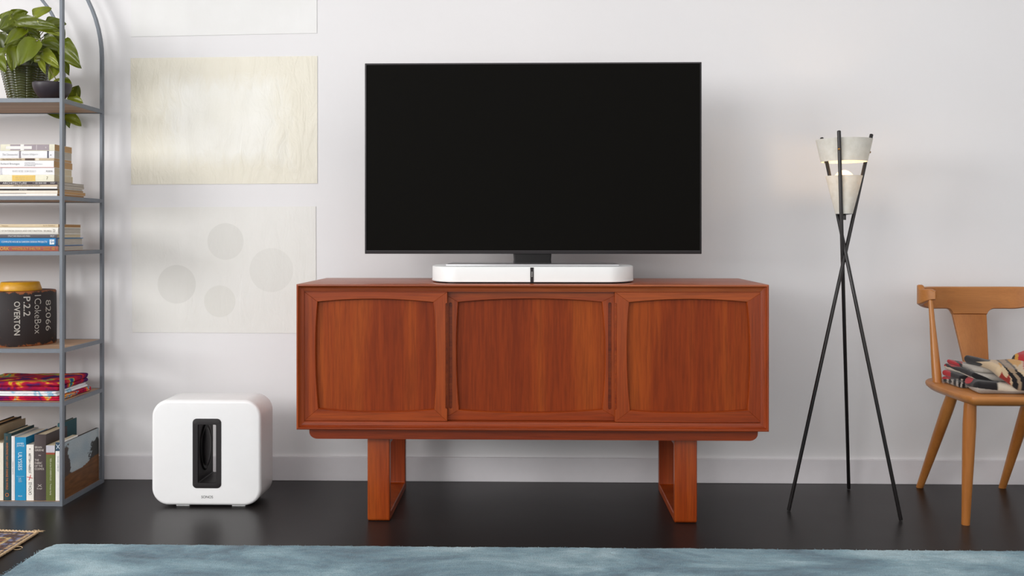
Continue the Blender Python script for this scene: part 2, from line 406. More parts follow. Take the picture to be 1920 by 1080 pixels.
# doors
def door(outer, cor, bulge, yf, name='sliding_door', cutters=(), label=None):
    """outer px L,R,T,B; cor TL,TR,BR,BL panel corners px; bulge px top,right,bottom,left"""
    def W(p, y=yf): return P(p[0], p[1], y)
    L, R, T, B = outer; N = 24
    oc = [W((L, T)), W((R, T)), W((R, B)), W((L, B))]
    oc[1].z = oc[0].z = ZT-0.0262; oc[2].z = oc[3].z = ZB+0.0262
    ic = [W(c) for c in cor]
    dirs = [Vector((0, 0, 1)), Vector((1, 0, 0)), Vector((0, 0, -1)), Vector((-1, 0, 0))]
    sc = yf/FPX; bm = new(); cols = []; mi = []
    for k_ in range(4):
        a, b = oc[k_], oc[(k_+1) % 4]; c, d = ic[k_], ic[(k_+1) % 4]
        for i in range(N+1):
            s = i/N; s = 0.0022 if i == 0 else (0.9978 if i == N else s)
            o_ = a.lerp(b, s); n_ = c.lerp(d, s)+dirs[k_]*bulge[k_]*sc*4*s*(1-s)
            cols.append((o_, n_, 0)); mi.append(k_)
        cols.append((b.copy(), d.copy(), 1)); mi.append(k_)
    Ctr = (ic[0]+ic[2])/2; th = 0.020; bev = 0.0034
    def mk(o_, n_, gr=0):
        g_ = Vector((0, 0.0008*gr, 0))
        ci = (Ctr-n_); ci.y = 0; 
        din = Vector((-math.copysign(1, n_.x-Ctr.x), 0, 0)) if False else ci.normalized()
        do = (o_-Ctr); do = Vector((math.copysign(1, do.x), 0, math.copysign(1, do.z)))*0.0008
        return [o_+Vector((0, th, 0)), o_+Vector((0, 0.0008, 0))+g_, o_-do+g_, n_-din*0.0+g_, n_+din*bev*0.6+Vector((0, bev*0.7, 0)), n_+din*bev+Vector((0, 0.013, 0)), n_+din*bev+Vector((0, th, 0))]
    V = [[bm.verts.new(p) for p in mk(o_, n_, gr)] for o_, n_, gr in cols]
    m_ = len(V)
    for i in range(m_):
        A, Bv = V[i], V[(i+1) % m_]; q = len(A)
        for j in range(q):
            f = bm.faces.new((A[j], Bv[j], Bv[(j+1) % q], A[(j+1) % q])); f.material_index = mi[i] % 2
    bmesh.ops.recalc_face_normals(bm, faces=bm.faces)
    for (cx0, cx1, cy0, cy1, dep, r) in cutters:
        p0, p1 = W((cx0, cy1)), W((cx1, cy0)); rw = min(r, (p1.x-p0.x)*0.499)
        pts = rr(p0.x, p1.x, p0.z, p1.z, rw, 6)
        cb = new(); loft(cb, [[Vector((x, y, z)) for x, z in pts] for y in (yf-0.01, yf+dep)])
        bm = cut(bm, cb)
    fr = obj(name, bm, [teak_x, teak_z], sb, ang=28)
    if label: fr['label'] = label
    bm = new(); x0_, x1_ = min(c.x for c in ic)-0.015, max(c.x for c in ic)+0.015; z0_, z1_ = min(c.z for c in ic)-0.018, max(c.z for c in ic)+0.018
    box(bm, x0_, x1_, yf+0.0125, yf+0.0185, z0_, z1_)
    obj('door_panel', bm, panel_z, fr)
YD = YF+0.021
door((570.5, 838.5, 544, 794), [(594.6, 565.2), (813, 566.2), (814.6, 768.2), (596.2, 766.8)], (6.0, 5, 6, 5.2), YD, cutters=[(835.4, 845, 568, 766.5, 0.012, 0.004)])
door((1153, 1428.3, 544, 795.8), [(1179, 566.4), (1401.5, 565.8), (1402.4, 769.4), (1181, 770)], (6.0, 6, 5.5, 5.2), YD, cutters=[(1146, 1156.6, 568, 768, 0.012, 0.004)])
door((826, 1166, 544, 794), [(858.2, 565.8), (1129.5, 565.5), (1130.2, 768.4), (860, 769)], (6.5, 6, 6, 4.5), YD+0.0215, cutters=[(841.6, 848, 567, 766, 0.010, 0.01), (1140.4, 1146.6, 567, 768, 0.010, 0.01)])
# inside darkness is real: the carcass is closed by the back panel

# ---------------------------------------------------------------- low white speaker base
PW = 0.718; pcx = PX(998.5, 3.38); py0, py1 = 3.20, 3.57
pb = thing('tv_speaker_base', 'long low white soundbase with black centre stripe on the sideboard top', 'speaker', (pcx, (py0+py1)/2, ZT))
def plan(dx, z): return [Vector((x, y, z)) for x, y in rr(pcx-PW/2+dx, pcx+PW/2-dx, py0+dx, py1-dx, 0.10-dx*0.6, 16, 0.165)]
bm = new(); zt_ = ZT+0.058
loft(bm, [plan(0.006, ZT+0.006), plan(0.001, ZT+0.0055), plan(0, ZT+0.007), plan(0, ZT+0.0095), plan(0.0012, ZT+0.0105), plan(0.0012, zt_-0.004), plan(0.002, zt_-0.0015), plan(0.0045, zt_)])
obj('shell', bm, white_satin, pb, ang=40)
bm = new(); loft(bm, [plan(0.012, ZT), plan(0.012, ZT+0.0065)]); obj('base_foot', bm, black_deep, pb)
sx0, sx1 = PX(994.3, py0), PX(1000.6, py0)
obj('centre_stripe', box(new(), sx0, sx1, py0-0.0004, py0+0.004, ZT+0.0055, zt_-0.0025), black_mat, pb)
obj('lettering', text('SONOS', 0.0175, 0.0042, front_M(((sx0+sx1)/2, py0-0.0004, ZT+0.0325), 90)), whiteink, pb)

# ---------------------------------------------------------------- television
TY = 3.36
tx0, tx1 = PX(684, TY), PX(1315.7, TY); tz0, tz1 = PZ(1000, 476, TY), PZ(1000, 117.5, TY)
tv = thing('television', 'flat black television standing on the white soundbase', 'television', ((tx0+tx1)/2, TY+0.03, zt_))
bm = new(); box(bm, tx0, tx1, TY, TY+0.026, tz0, tz1, 0.0015)
bz = 0.0055; ib = 0.0125
cb = new(); box(cb, tx0+bz, tx1-bz, TY-0.01, TY+0.003, tz0+ib, tz1-bz)
obj('bezel', cut(bm, cb), bezel_m, tv, ang=30)
obj('screen', box(new(), tx0+bz, tx1-bz, TY+0.0022, TY+0.0035, tz0+ib, tz1-bz), screen_m, tv)
bm = new(); box(bm, tx0+0.12, tx1-0.12, TY+0.024, TY+0.055, tz0+0.03, tz1-0.2, 0.01); obj('rear_housing', bm, black_mat, tv)
n0, n1 = PX(962.5, TY+0.02), PX(1034, TY+0.02)
bm = new(); NW = (n1-n0)/2; nc = (n0+n1)/2
loft(bm, [[Vector((x, y, z)) for x, y in rr(nc-NW*k_, nc+NW*k_, TY+0.008, TY+0.045, 0.006, 4)] for z, k_ in ((zt_+0.004, 1.0), (zt_+0.012, 0.985), ((zt_+tz0)/2, 0.975), (tz0+0.002, 1.0))])
obj('neck', bm, black_deep, tv, ang=40)
by0, by1 = 3.232, 3.47; bx0, bx1 = PX(836, by0), PX(1161, by0)
bm = new(); box(bm, bx0, bx1, by0, by1, zt_, zt_+0.0075, 0.0015)
obj('stand_plate', bm, silver, tv, ang=30)

# ---------------------------------------------------------------- subwoofer
SY0 = FL(390, 951.5).y-0.0; SD = 0.162
sx0, sx1 = PX(285.3, SY0+0.008), PX(490.5, SY0+0.008); sz0, sz1 = 0.0065, PZ(388, 749.5, SY0+0.008)
sub = thing('subwoofer', 'glossy white cube subwoofer with a black vertical slot, on the floor', 'speaker', ((sx0+sx1)/2, SY0+SD/2, 0))
bm = new(); f = 0.012; rings = []; R0 = 0.062
for k_ in range(7):
    a = PI/2*k_/6; rings.append((f*(1-math.sin(a)), SY0+f*(1-math.cos(a))))
prof2 = [(f, SY0)]+[(f*(1-math.sin(PI/2*k_/6)), SY0+f*(1-math.cos(PI/2*k_/6))) for k_ in range(1, 7)]
prof2 += [(f*(1-math.cos(PI/2*k_/6)), SY0+SD-f*(1-math.sin(PI/2*k_/6))) for k_ in range(0, 7)]
loft(bm, [[Vector((x, y, z)) for x, z in rr(sx0+d, sx1-d, sz0+d, sz1-d, R0-d, 12)] for d, y in prof2])
ox0, ox1, oz0, oz1 = PX(361.3, SY0), PX(414.8, SY0), PZ(388, 915.3, SY0), PZ(388, 785, SY0)
ix0, ix1, iz0, iz1 = PX(370.8, SY0), PX(405.2, SY0), PZ(388, 906, SY0), PZ(388, 796, SY0)
cb = new(); loft(cb, [[Vector((x, y, z)) for x, z in rr(ox0, ox1, oz0, oz1, 0.015, 8)] for y in (SY0-0.02, SY0+SD+0.02)])
obj('shell', cut(bm, cb), white_gloss, sub, ang=40)
bm = new(); o_ = rr(ox0, ox1, oz0, oz1, 0.015, 8); i_ = rr(ix0, ix1, iz0, iz1, 0.004, 8)
lr = []
for pts, y in ((o_, SY0+SD), (o_, SY0-0.0012), ([(p[0]*0.985+0.015*(ox0+ox1)/2, p[1]*0.985+0.015*(oz0+oz1)/2) for p in o_], SY0-0.002), (i_, SY0-0.0012), (rr(ix0+0.0015, ix1-0.0015, iz0+0.0015, iz1-0.0015, 0.004, 8), SY0+0.004), (i_, SY0+0.01), (i_, SY0+SD), (o_, SY0+SD)):
    lr.append([Vector((x, y, z)) for x, z in pts])
loft(bm, lr, caps=False); bmesh.ops.remove_doubles(bm, verts=bm.verts, dist=1e-6)
liner = obj('slot_liner', bm, black_mat, sub, ang=40)
# oval driver on the left inner wall of the slot and its twin on the right
for side in (-1, 1):
    xw = ix0 if side < 0 else ix1; cyd, czd = SY0+SD*0.52, (iz0+iz1)/2+0.008
    bm = new(); rings = []
    for rk, dx in ((1.0, 0.0), (0.98, 0.003), (0.9, 0.004), (0.84, 0.001), (0.78, 0.0035), (0.7, 0.006), (0.5, 0.008), (0.25, 0.009), (0.04, 0.0092)):
        rings.append([Vector((xw-side*dx, cyd+0.058*rk*math.cos(2*PI*i/48), czd+0.087*rk*math.sin(2*PI*i/48))) for i in range(48)])
    loft(bm, rings); obj('driver_cone', bm, black_deep, sub, smooth=True)
bm = new(); fz = 0.0
for a, b in ((327, 352), (432, 457)):
    for y in (SY0+0.018, SY0+SD-0.045):
        box(bm, PX(a, SY0), PX(b, SY0), y, y+0.025, 0.0, sz0+0.001, 0.001)
        obj('foot', bm, white_satin, sub); bm = new()
bm.free()
obj('lettering', text('SONOS', 0.0425, 0.0095, front_M((PX(388.5, SY0), SY0-0.0001, PZ(388, 931.8, SY0)))), ink, sub)

# ---------------------------------------------------------------- tripod lamp
lcx, lcy = PX(1582.5, 3.42), 3.42
lamp = thing('floor_lamp', 'black three-legged floor lamp with two cream cone shades, bulb lit', 'lamp', (lcx, lcy, 0))
rp = 0.0066
poles = [(FL(1478.5, 958, 0), P(1634.3, 251, 3.452)), (FL(1689.5, 976.5, 0), P(1540.5, 257.5, 3.495)), (FL(1591.5, 917, 0), P(1573, 244.5, 3.315))]
for a, b in poles:
    bm = new(); d = (b-a).normalized()
    tube(bm, [a+d*0.002, a+d*0.004, a.lerp(b, 0.5), b-d*0.003, b-d*0.0008, b], [rp*0.8, rp, rp, rp, rp*0.7, rp*0.3], 16)
    for v in bm.verts: v.co.z = max(v.co.z, 0.0)
    obj('leg_pole', bm, black_metal, lamp, ang=50)
def shade_mat():
    m = Mat('parchment_shade'); v = m.coord(); f = m.noise(v, 45, 4); g = m.noise(v, 900, 2)
    m.l(m.ramp(f, [(0.25, lin((222, 220, 210))), (0.7, lin((238, 237, 230)))]), m.b.inputs['Base Color'])
    m.set(Roughness=0.7, Specular_IOR_Level=0.2); m.bump(g, 0.15, 0.0005)
    tr = m.n('ShaderNodeBsdfTranslucent'); tr.inputs[0].default_value = (0.85, 0.80, 0.70, 1)
    mx = m.n('ShaderNodeMixShader'); mx.inputs[0].default_value = 0.16
    m.l(m.b.outputs[0], mx.inputs[1]); m.l(tr.outputs[0], mx.inputs[2])
    m.l(mx.outputs[0], m.t.nodes['Material Output'].inputs[0]); return m.m
shm = shade_mat()
def zpx(py, Y=lcy): return PZ(1582, py, Y)
def frustum(z0, r0, z1, r1, t=0.0012):
    bm = new()
    lathe(bm, [(r0, z0), (r1, z1), (r1-t, z1), (r0-t, z0), (r0, z0)], lcx, lcy, 56)
    bmesh.ops.remove_doubles(bm, verts=bm.verts, dist=1e-6); return bm
sc_ = lcy/FPX
zA, zB_, zC, zD = zpx(303.5), zpx(262), zpx(401), zpx(330)
obj('upper_shade', frustum(zA, 41.5*sc_, zB_, 50.5*sc_), shm, lamp, ang=50)
ls = obj('lower_shade', frustum(zC, 15.5*sc_, zD, 33*sc_), shm, lamp, ang=50)
bm = new(); lathe(bm, [(0.0001, zC-0.006), (0.0295, zC-0.0005), (0.0295, zC+0.001), (0.0001, zC+0.001)], lcx, lcy, 40); obj('shade_base', bm, black_metal, lamp, ang=40)
bm = new(); tube(bm, [(lcx+0.002, lcy, zC-0.022), (lcx+0.002, lcy, zC+0.06)], 0.0052, 12); obj('lamp_stem', bm, black_metal, lamp, ang=40)
bm = new(); bzc = zpx(338); br = 18.6*sc_
prof = [(0.0132, bzc-0.062), (0.0135, bzc-0.05), (0.016, bzc-0.04)]
prof += [(br*math.cos(a), bzc+br*math.sin(a)) for a in [math.radians(t) for t in range(-55, 90, 9)]]+[(0.0003, bzc+br)]
lathe(bm, prof, lcx, lcy, 40)
def bulb_mat():
    m = Mat('glowing_bulb_glass'); m.set(Base_Color=(0.5, 0.45, 0.38), Roughness=0.1, Emission_Color=(1.0, 0.82, 0.58), Emission_Strength=0.15)
    tr = m.n('ShaderNodeBsdfTransparent'); mx = m.n('ShaderNodeMixShader'); mx.inputs[0].default_value = 0.4
    m.l(tr.outputs[0], mx.inputs[1]); m.l(m.b.outputs[0], mx.inputs[2]); m.l(mx.outputs[0], m.t.nodes['Material Output'].inputs[0]); return m.m
obj('bulb', bm, bulb_mat(), lamp, smooth=True)
bm = new(); lathe(bm, [(0.0125, bzc-0.085), (0.0135, bzc-0.08), (0.0135, bzc-0.061), (0.0125, bzc-0.06)], lcx, lcy, 24, caps=(True, True)); obj('bulb_socket', bm, brass, lamp)
pm = Mat('filament'); pm.set(Base_Color=(1, 0.6, 0.2), Emission_Color=(1, 0.62, 0.25), Emission_Strength=14.0)
bm = new()
for k_ in range(6):
    a = 2*PI*k_/6; tube(bm, [(lcx+0.009*math.cos(a), lcy+0.009*math.sin(a), bzc-0.03), (lcx+0.011*math.cos(a+0.3), lcy+0.011*math.sin(a+0.3), bzc+0.018)], 0.0007, 6)
obj('filament', bm, pm.m, lamp)
for a, b in poles:            # brass screws through the poles into the upper shade
    t_ = (zpx(284)-a.z)/(b.z-a.z); p = a.lerp(b, t_); c = Vector((lcx, lcy, p.z)); d = (c-p).normalized()
    bm = new(); tube(bm, [p-d*0.0125, p-d*0.011, p-d*0.007, p-d*0.0068, c-d*(46*sc_)], [0.002, 0.0042, 0.0042, 0.002, 0.002], 10)
    obj('screw', bm, brass, lamp, ang=40)
    t_ = (zpx(345)-a.z)/(b.z-a.z); p = a.lerp(b, t_); c = Vector((lcx, lcy, p.z)); d = (c-p).normalized()
    bm = new(); tube(bm, [p, c-d*(29.5*sc_)], 0.0018, 8); obj('screw', bm, brass, lamp, ang=40)
pl = bpy.data.lights.new('lamp_bulb_light', 'POINT'); pl.energy = 1.0; pl.color = (1, 0.66, 0.34); pl.shadow_soft_size = 0.012
po = bpy.data.objects.new('lamp_bulb_light', pl); C.objects.link(po); po.parent = lamp; po.location = Vector((lcx, lcy, bzc+0.030))-lamp.location

# ---------------------------------------------------------------- wooden chair
CX = PX(1822, 3.61); SZ = 0.452
ch = thing('wooden_chair', 'honey maple chair with curved crest rail and splayed legs, at the right edge', 'chair', (CX, 3.37, 0))
def seat_loop(dx, z):
    pts = [(-0.205, 3.125), (-0.222, 3.135), (-0.236, 3.20), (-0.241, 3.32), (-0.239, 3.42), (-0.225, 3.49), (-0.19, 3.54), (-0.12, 3.575), (0, 3.59)]
    full = pts+[(-x, y) for x, y in reversed(pts[:-1])]
    r = []
    for x, y in full:
        c = Vector((0, 3.35)); v = Vector((x, y))-c; L_ = v.length; v *= (L_-dx)/L_
        r.append((CX+v.x+c.x, v.y+c.y, z))
    # smooth resample
    out = []; n = len(r)
    for i in range(n):
        a, b = Vector(r[i]), Vector(r[(i+1) % n])
        if i == n-1:
            for k_ in range(8): out.append(a.lerp(b, k_/8))
        else:
            p0, p3 = Vector(r[max(i-1, 0)]), Vector(r[min(i+2, n-1)])
            for k_ in range(4):
                t = k_/4; out.append(0.5*((2*a)+(b-p0)*t+(2*p0-5*a+4*b-p3)*t*t+(3*a-3*b+p3-p0)*t**3))
    return [Vector((p.x, p.y, z)) for p in out]
bm = new(); loft(bm, [seat_loop(0.035, SZ-0.034), seat_loop(0.016, SZ-0.028), seat_loop(0.002, SZ-0.016), seat_loop(0, SZ-0.010), seat_loop(0.001, SZ-0.004), seat_loop(0.006, SZ)])
obj('seat', bm, maple_x, ch, ang=40)
def leg(a, b, rads=(0.0135, 0.016, 0.0195, 0.0215, 0.020, 0.018)):
    bm = new(); a, b = Vector(a), Vector(b)
    ts = [0, 0.25, 0.55, 0.8, 0.95, 1.0]
    tube(bm, [a]+[a.lerp(b, t) for t in ts[1:]], list(rads), 20)
    for v in bm.verts: v.co.z = max(v.co.z, 0.0)
    return bm
fl, bl = FL(1810.5, 983.5), FL(1724.5, 914)
tops = {'f': Vector((PX(1822, 3.19), 3.20, SZ-0.022)), 'b': Vector((PX(1790, 3.44), 3.44, SZ-0.022))}
def mir(v): return Vector((2*CX-v.x, v.y, v.z))
for a, b in ((fl, tops['f']), (bl, tops['b'])):
    obj('leg', leg(a, b), maple_z, ch, ang=50); obj('leg', leg(mir(a), mir(b)), maple_z, ch, ang=50)
# crest rail
FM = math.radians(122); CA = CX-PX(1722.8, 3.53)-0.011
def crest_pt(s):       # s -1..1, an arc that hooks forward past its widest point
    f_ = s*FM; return (Vector((CX+CA*math.sin(f_), 3.635-0.098*(1-math.cos(f_)), 0)),)
def lerp_(x, pts):
    for (a, va), (b, vb) in zip(pts[:-1], pts[1:]):
        if x <= b:
            t = (x-a)/(b-a); t = t*t*(3-2*t); return va+(vb-va)*t
    return pts[-1][1]
bm = new(); rings = []; NS = 200
ztop = 0.788
for i in range(NS+1):
    s = -1+2*i/NS; p = crest_pt(s)[0]; q = crest_pt(min(1, s+0.02))[0]-crest_pt(max(-1, s-0.02))[0]; q.normalize(); nrm = Vector((-q.y, q.x, 0))
    deg = abs(s)*122; xr = abs(p.x-CX)
    zb_ = lerp_(deg, [(0, 0.702), (40, 0.705), (88, 0.726), (122, 0.747)])
    if deg < 60 and xr < 0.095:
        t_ = min(1, (0.095-xr)/0.028); zb_ = 0.7045-0.0225*(1-math.sqrt(max(0, 1-t_*t_)))
    zt2 = lerp_(deg, [(0, 0.788), (60, 0.790), (82, 0.800), (88, 0.799), (97, 0.785), (114, 0.787), (122, 0.780)])
    th = 0.021+0.003*(deg/122)**2
    o2, i2 = p+nrm*th/2, p-nrm*th/2; e = 0.004
    def at_(v, z): return Vector((v.x, v.y, z))
    rings.append([at_(i2, zb_+e), at_(i2, zt2-e), at_(i2.lerp(o2, 0.12), zt2-e*0.3), at_(i2.lerp(o2, 0.3), zt2), at_(i2.lerp(o2, 0.7), zt2), at_(i2.lerp(o2, 0.88), zt2-e*0.3), at_(o2, zt2-e), at_(o2, zb_+e), at_(i2.lerp(o2, 0.75), zb_), at_(i2.lerp(o2, 0.25), zb_)])
loft(bm, rings); obj('crest_rail', bm, maple_x, ch, ang=40)
bm = new(); zj = 0.6825-0.012
rings = []
for t in [k_/8 for k_ in range(9)]:
    hw = 0.0640*(1-t)+0.040*t; z = zj+0.012-(zj+0.012-SZ+0.006)*t; y = 3.6335-0.075*t; c = 0.0
    rings.append([Vector((x, yy, z)) for x, yy in rr(CX-hw+c, CX+hw+c, y-0.0085, y+0.0085, 0.003, 3)])
loft(bm, rings); obj('back_splat', bm, maple_z, ch, ang=40)
for sgn in (-1, 1):
    a = Vector((CX+sgn*0.205, 3.445, SZ-0.01)); b = crest_pt(sgn*0.93)[0]; b.z = 0.752
    if sgn < 0: a.x = PX(1757.5, 3.445)
    else: a.x = 2*CX-PX(1757.5, 3.445)
    bm = new(); ps = [a.lerp(b, t) for t in (0, 0.12, 0.35, 0.7, 1)]
    tube(bm, ps, [0.0155, 0.0165, 0.0145, 0.010, 0.008], 18); obj('back_spindle', bm, maple_z, ch, ang=50)

# folded woven blanket on the chair
kil = attr_mat('woven_wool', 0.9, 0.2, 900, 0.2, 0.35, 0.001)
bx = PX(1775, 3.40); bw = 0.365
def nz3(p, s, sd=0): return noise.noise(Vector((p.x*s+sd, p.y*s, p.z*s)))
bm = new(); marks_ = []
def blob(c, s, r, warp, lay, n=34):
    rbox(bm, c, s, r, n, warp); marks_.append((len(bm.verts), lay))
def uu(p): return max(0.0, min(1.2, (p.x-bx)/bw))
def sag(p):           # the lower folds are squeezed flatter towards the right
    z = p.z-SZ; z *= 1-0.58*uu(p)**0.9; p.z = SZ+max(0.0012, z); return p
def front_in(p, k_):
    if p.y < 3.31: p.y += k_*max(0, 0.14-uu(p))/0.14*(3.31-p.y)/0.14
    return p
def wA(p):
    p = front_in(p, 0.045); p.x -= 0.052*max(0, 3.40-p.y)/0.2*max(0, 1-uu(p)*1.5); p.z += 0.003*nz3(p, 12); p.y += 0.006*nz3(Vector((p.x, 0, p.z)), 14, 3); p.x += 0.005*nz3(p, 18, 7); return sag(p)
def wB(p):
    p = front_in(p, 0.06); p.z += 0.004*nz3(p, 10, 5); p.y += 0.006*nz3(p, 13, 9); return sag(p)
blob((bx+0.075, 3.372, SZ+0.0115), (0.15, 0.15, 0.0220), 0.0109, lambda p: p, 4)
blob((bx+0.073, 3.376, SZ+0.0340), (0.14, 0.15, 0.0210), 0.0104, lambda p: p, 4)
blob((bx+bw/2+0.026, 3.310, SZ+0.0235), (bw-0.03, 0.270, 0.0460), 0.0225, wA, 0, 64)
blob((bx+bw/2+0.010, 3.335, SZ+0.0585), (bw-0.01, 0.265, 0.0235), 0.0116, wB, 1, 64)
blob((bx+bw/2+0.014, 3.352, SZ+0.0785), (bw-0.025, 0.225, 0.0170), 0.0084, wB, 1, 64)
def sm(x): x = max(0.0, min(1.0, x)); return x*x*(3-2*x)
def wD(p):
    u = uu(p); t = p.z-SZ-0.083; base = 0.088*(1-0.58*u**0.9)
    fat = 0.95+0.55*u; f = sm((3.26-p.y)/0.10); k_ = sm((u-0.10)/0.42)
    low = max(0.0, 1-t/0.028)
    p.z = SZ+base+t*fat-0.010*math.exp(-((u-0.42)/0.16)**2)
    p.z -= 0.046*f*k_*low+0.008*f*f
    p.z += 0.004*nz3(p, 9, 2); p.y += 0.006*nz3(p, 10, 4)+0.055*max(0, 0.45-u)*sm((3.42-p.y)/0.25)
    p.z = max(p.z, SZ+0.016)
    return p
blob((bx+bw/2+0.040, 3.288, SZ+0.097), (bw-0.055, 0.270, 0.028), 0.0138, wD, 2, 80)
def wE(p):
    u = uu(p); k_ = max(0, (u-0.62)/0.38); p.z += -0.028+0.030*k_+0.012*math.sin(min(1, k_*1.6)*PI/2)+0.005*nz3(p, 12, 8); p.y += 0.01*nz3(p, 12, 1); return p
blob((bx+bw/2+0.13, 3.375, SZ+0.100), (bw-0.225, 0.14, 0.044), 0.021, wE, 3)
bl_o = tag(obj('folded_blanket', bm, kil, None, smooth=True), 'folded wool blanket in red, black, cream and grey on the maple chair seat', 'blanket')
RED, BLK, CRM, GRY, GLD, MAR, WOO = (172, 22, 36), (28, 26, 28), (196, 172, 140), (160, 154, 146), (196, 142, 50), (146, 50, 42), (206, 196, 178)
bo = bl_o.location.copy()
def kil_col(i, co):
    lay = next(l for n_, l in marks_ if i < n_)
    p = co+bo; u = (p.x/p.y-bx/3.40)*1760/190; q = p.z-SZ+max(0, p.y-3.18)*0.155; j = 0.02*noise.noise(Vector((p.x*60, p.y*60, p.z*60)))
    u += j*0.5
    if lay == 0:
        if q < max(0.011, 0.034-0.040*u): return GRY
        if u < 0.095 and q > 0.06: return WOO
        if ((u-0.20)/0.062)**2+((q-0.056)/0.020)**2 < 1: return RED
        if u < 0.50: return BLK
        return RED if u > 0.73 and q > 0.022 else WOO
    if lay == 1:
        t = q+0.16*u
        if u < 0.15 and q > 0.098-0.03*u: return RED if (u*24+q*60) % 3 > 0.8 else BLK
        if t > 0.118: return GRY
        if t > 0.097: return BLK
        if t > 0.086: return WOO
        return BLK
    if lay == 2:
        c = 0.66-max(0, q-0.055)*2.6; wd = 0.024 if q < 0.075 else 0.010
        if u < 0.30+0.05*math.sin(q*200) and q > 0.078 or (u < 0.42 and q > 0.112): return BLK
        if abs(u-c) < wd or abs(u-c-0.085) < wd*1.05: return BLK
        if 0 < u-c < 0.085: return (150, 128, 104)
        top = 0.078-0.020*abs(math.sin((u-0.46)*42))
        if 0.47 < u < 0.615 and 0.024 < q < top and u > 0.455+0.2*abs(q-0.045): return MAR
        if 0.50 < u < 0.72 and q > 0.090+0.012*abs(math.sin(u*60)): return GLD
        if u > 0.74 and q > 0.085: return RED
        return CRM
    if lay == 4: return (RED if u < 0.035 else BLK) if q > 0.052 else (GRY if (u*22) % 1 < 0.45 else BLK)
    return BLK if u < 0.66 else (GLD if u < 0.69 else RED)
me_ = bl_o.data; ca_ = me_.color_attributes.new('Col', 'FLOAT_COLOR', 'POINT')
for i, v in enumerate(me_.vertices): ca_.data[i].color = (*lin(kil_col(i, v.co)), 1)

# ---------------------------------------------------------------- shelving unit
EY0, EY1 = 3.372, 3.706
eR = PX(117, EY0); eRb = eR+0.0
PWD = 0.0175; PWX = 0.0102
eL = eR-1.03; EZ = 2.45
sh = thing('shelving_unit', 'tall grey steel shelving unit with arched back frame and wooden shelves', 'shelf', ((eR+eL)/2, (EY0+EY1)/2, 0))
hw = PWX/2; hy = PWD/2; exR = PX(113.8, EY0); exB = PX(189.6, EY1-PWD)
ex = (exR+exB)/2; eL = ex-1.03
zs0 = H+(HY-108)/FPX*EY1          # where the arches spring
def arch(xr, xl, y, zs):
    c = (xr+xl)/2; r = (xr-xl)/2
    pts = [(xr, y, 0), (xr, y, zs*0.5), (xr, y, zs)]+[(c+r*math.cos(a), y, zs+r*math.sin(a)) for a in [PI*k_/40 for k_ in range(1, 40)]]+[(xl, y, zs), (xl, y, zs*0.5), (xl, y, 0)]
    return [Vector(p) for p in pts]
bm = new(); bar(bm, arch(ex, eL, EY1-hy, zs0), PWX, PWD); obj('arched_post', bm, steel, sh, ang=30)
inr = PX(119.9, EY1-0.006)
bm = new(); bar(bm, [p for p in arch(inr, eL+(ex-inr), EY1-0.006, zs0)], 0.0098, 0.012); obj('arched_post', bm, steel, sh, ang=30)
bm = new(); bar(bm, arch(ex, eL, EY0+hy, zs0+0.45), PWX, PWD); obj('arched_post', bm, steel, sh, ang=30)
levels = [PZ(60, 184, EY0), PZ(60, 367.3, EY0), PZ(60, 471, EY0), PZ(60, 654.3, EY0), PZ(60, 754.8, EY0), 0.0145]
shelf_names = ['shelf']*6
rh = 0.0145; rw = 0.010
for z in levels:
    bm = new()
    box(bm, eL+hw, ex-hw, EY0+0.001, EY0+0.001+rw, z-rh, z); box(bm, eL+hw, ex-hw, EY1-0.001-rw, EY1-0.001, z-rh, z)
    box(bm, ex-hw+0.0001, ex+hw-0.0001, EY0+PWD, EY1-PWD, z-rh, z); box(bm, eL-hw+0.0001, eL+hw-0.0001, EY0+PWD, EY1-PWD, z-rh, z)
    s_ = obj('shelf', bm, steel, sh)
    obj('shelf_board', box(new(), eL+hw, ex-hw+0.0005, EY0+rw+0.0015, EY1-rw-0.0015, z-0.012, z-0.0006), shelf_wood, s_)
    tube_pts = None

# ---------------------------------------------------------------- books
def page_mat(name, rgb, ax='z'):
    m = Mat(name); c = lin(rgb); v = m.coord((1, 1, 60) if ax == 'z' else (60, 1, 1)); f = m.noise(v, 24, 2, 0.6)
    m.l(m.ramp(f, [(0.3, tuple(x*0.78 for x in c)), (0.65, c)]), m.b.inputs['Base Color']); m.set(Roughness=0.9, Specular_IOR_Level=0.1); return m.m
PG = {'tan': page_mat('pages_tan', (196, 160, 118)), 'cream': page_mat('pages_cream', (214, 200, 172)), 'grey': page_mat('pages_grey', (190, 184, 174)),
      'white': page_mat('pages_white', (224, 218, 204)), 'brown': page_mat('pages_brown', (170, 132, 92))}
_cm = {}
def cover_mat(rgb, rough=0.5):
    if (rgb, rough) not in _cm: _cm[(rgb, rough)] = plain('book_cover_%02x%02x%02x' % rgb, rgb, rough, 0.35, 0, 0.04, 60)
    return _cm[(rgb, rough)]
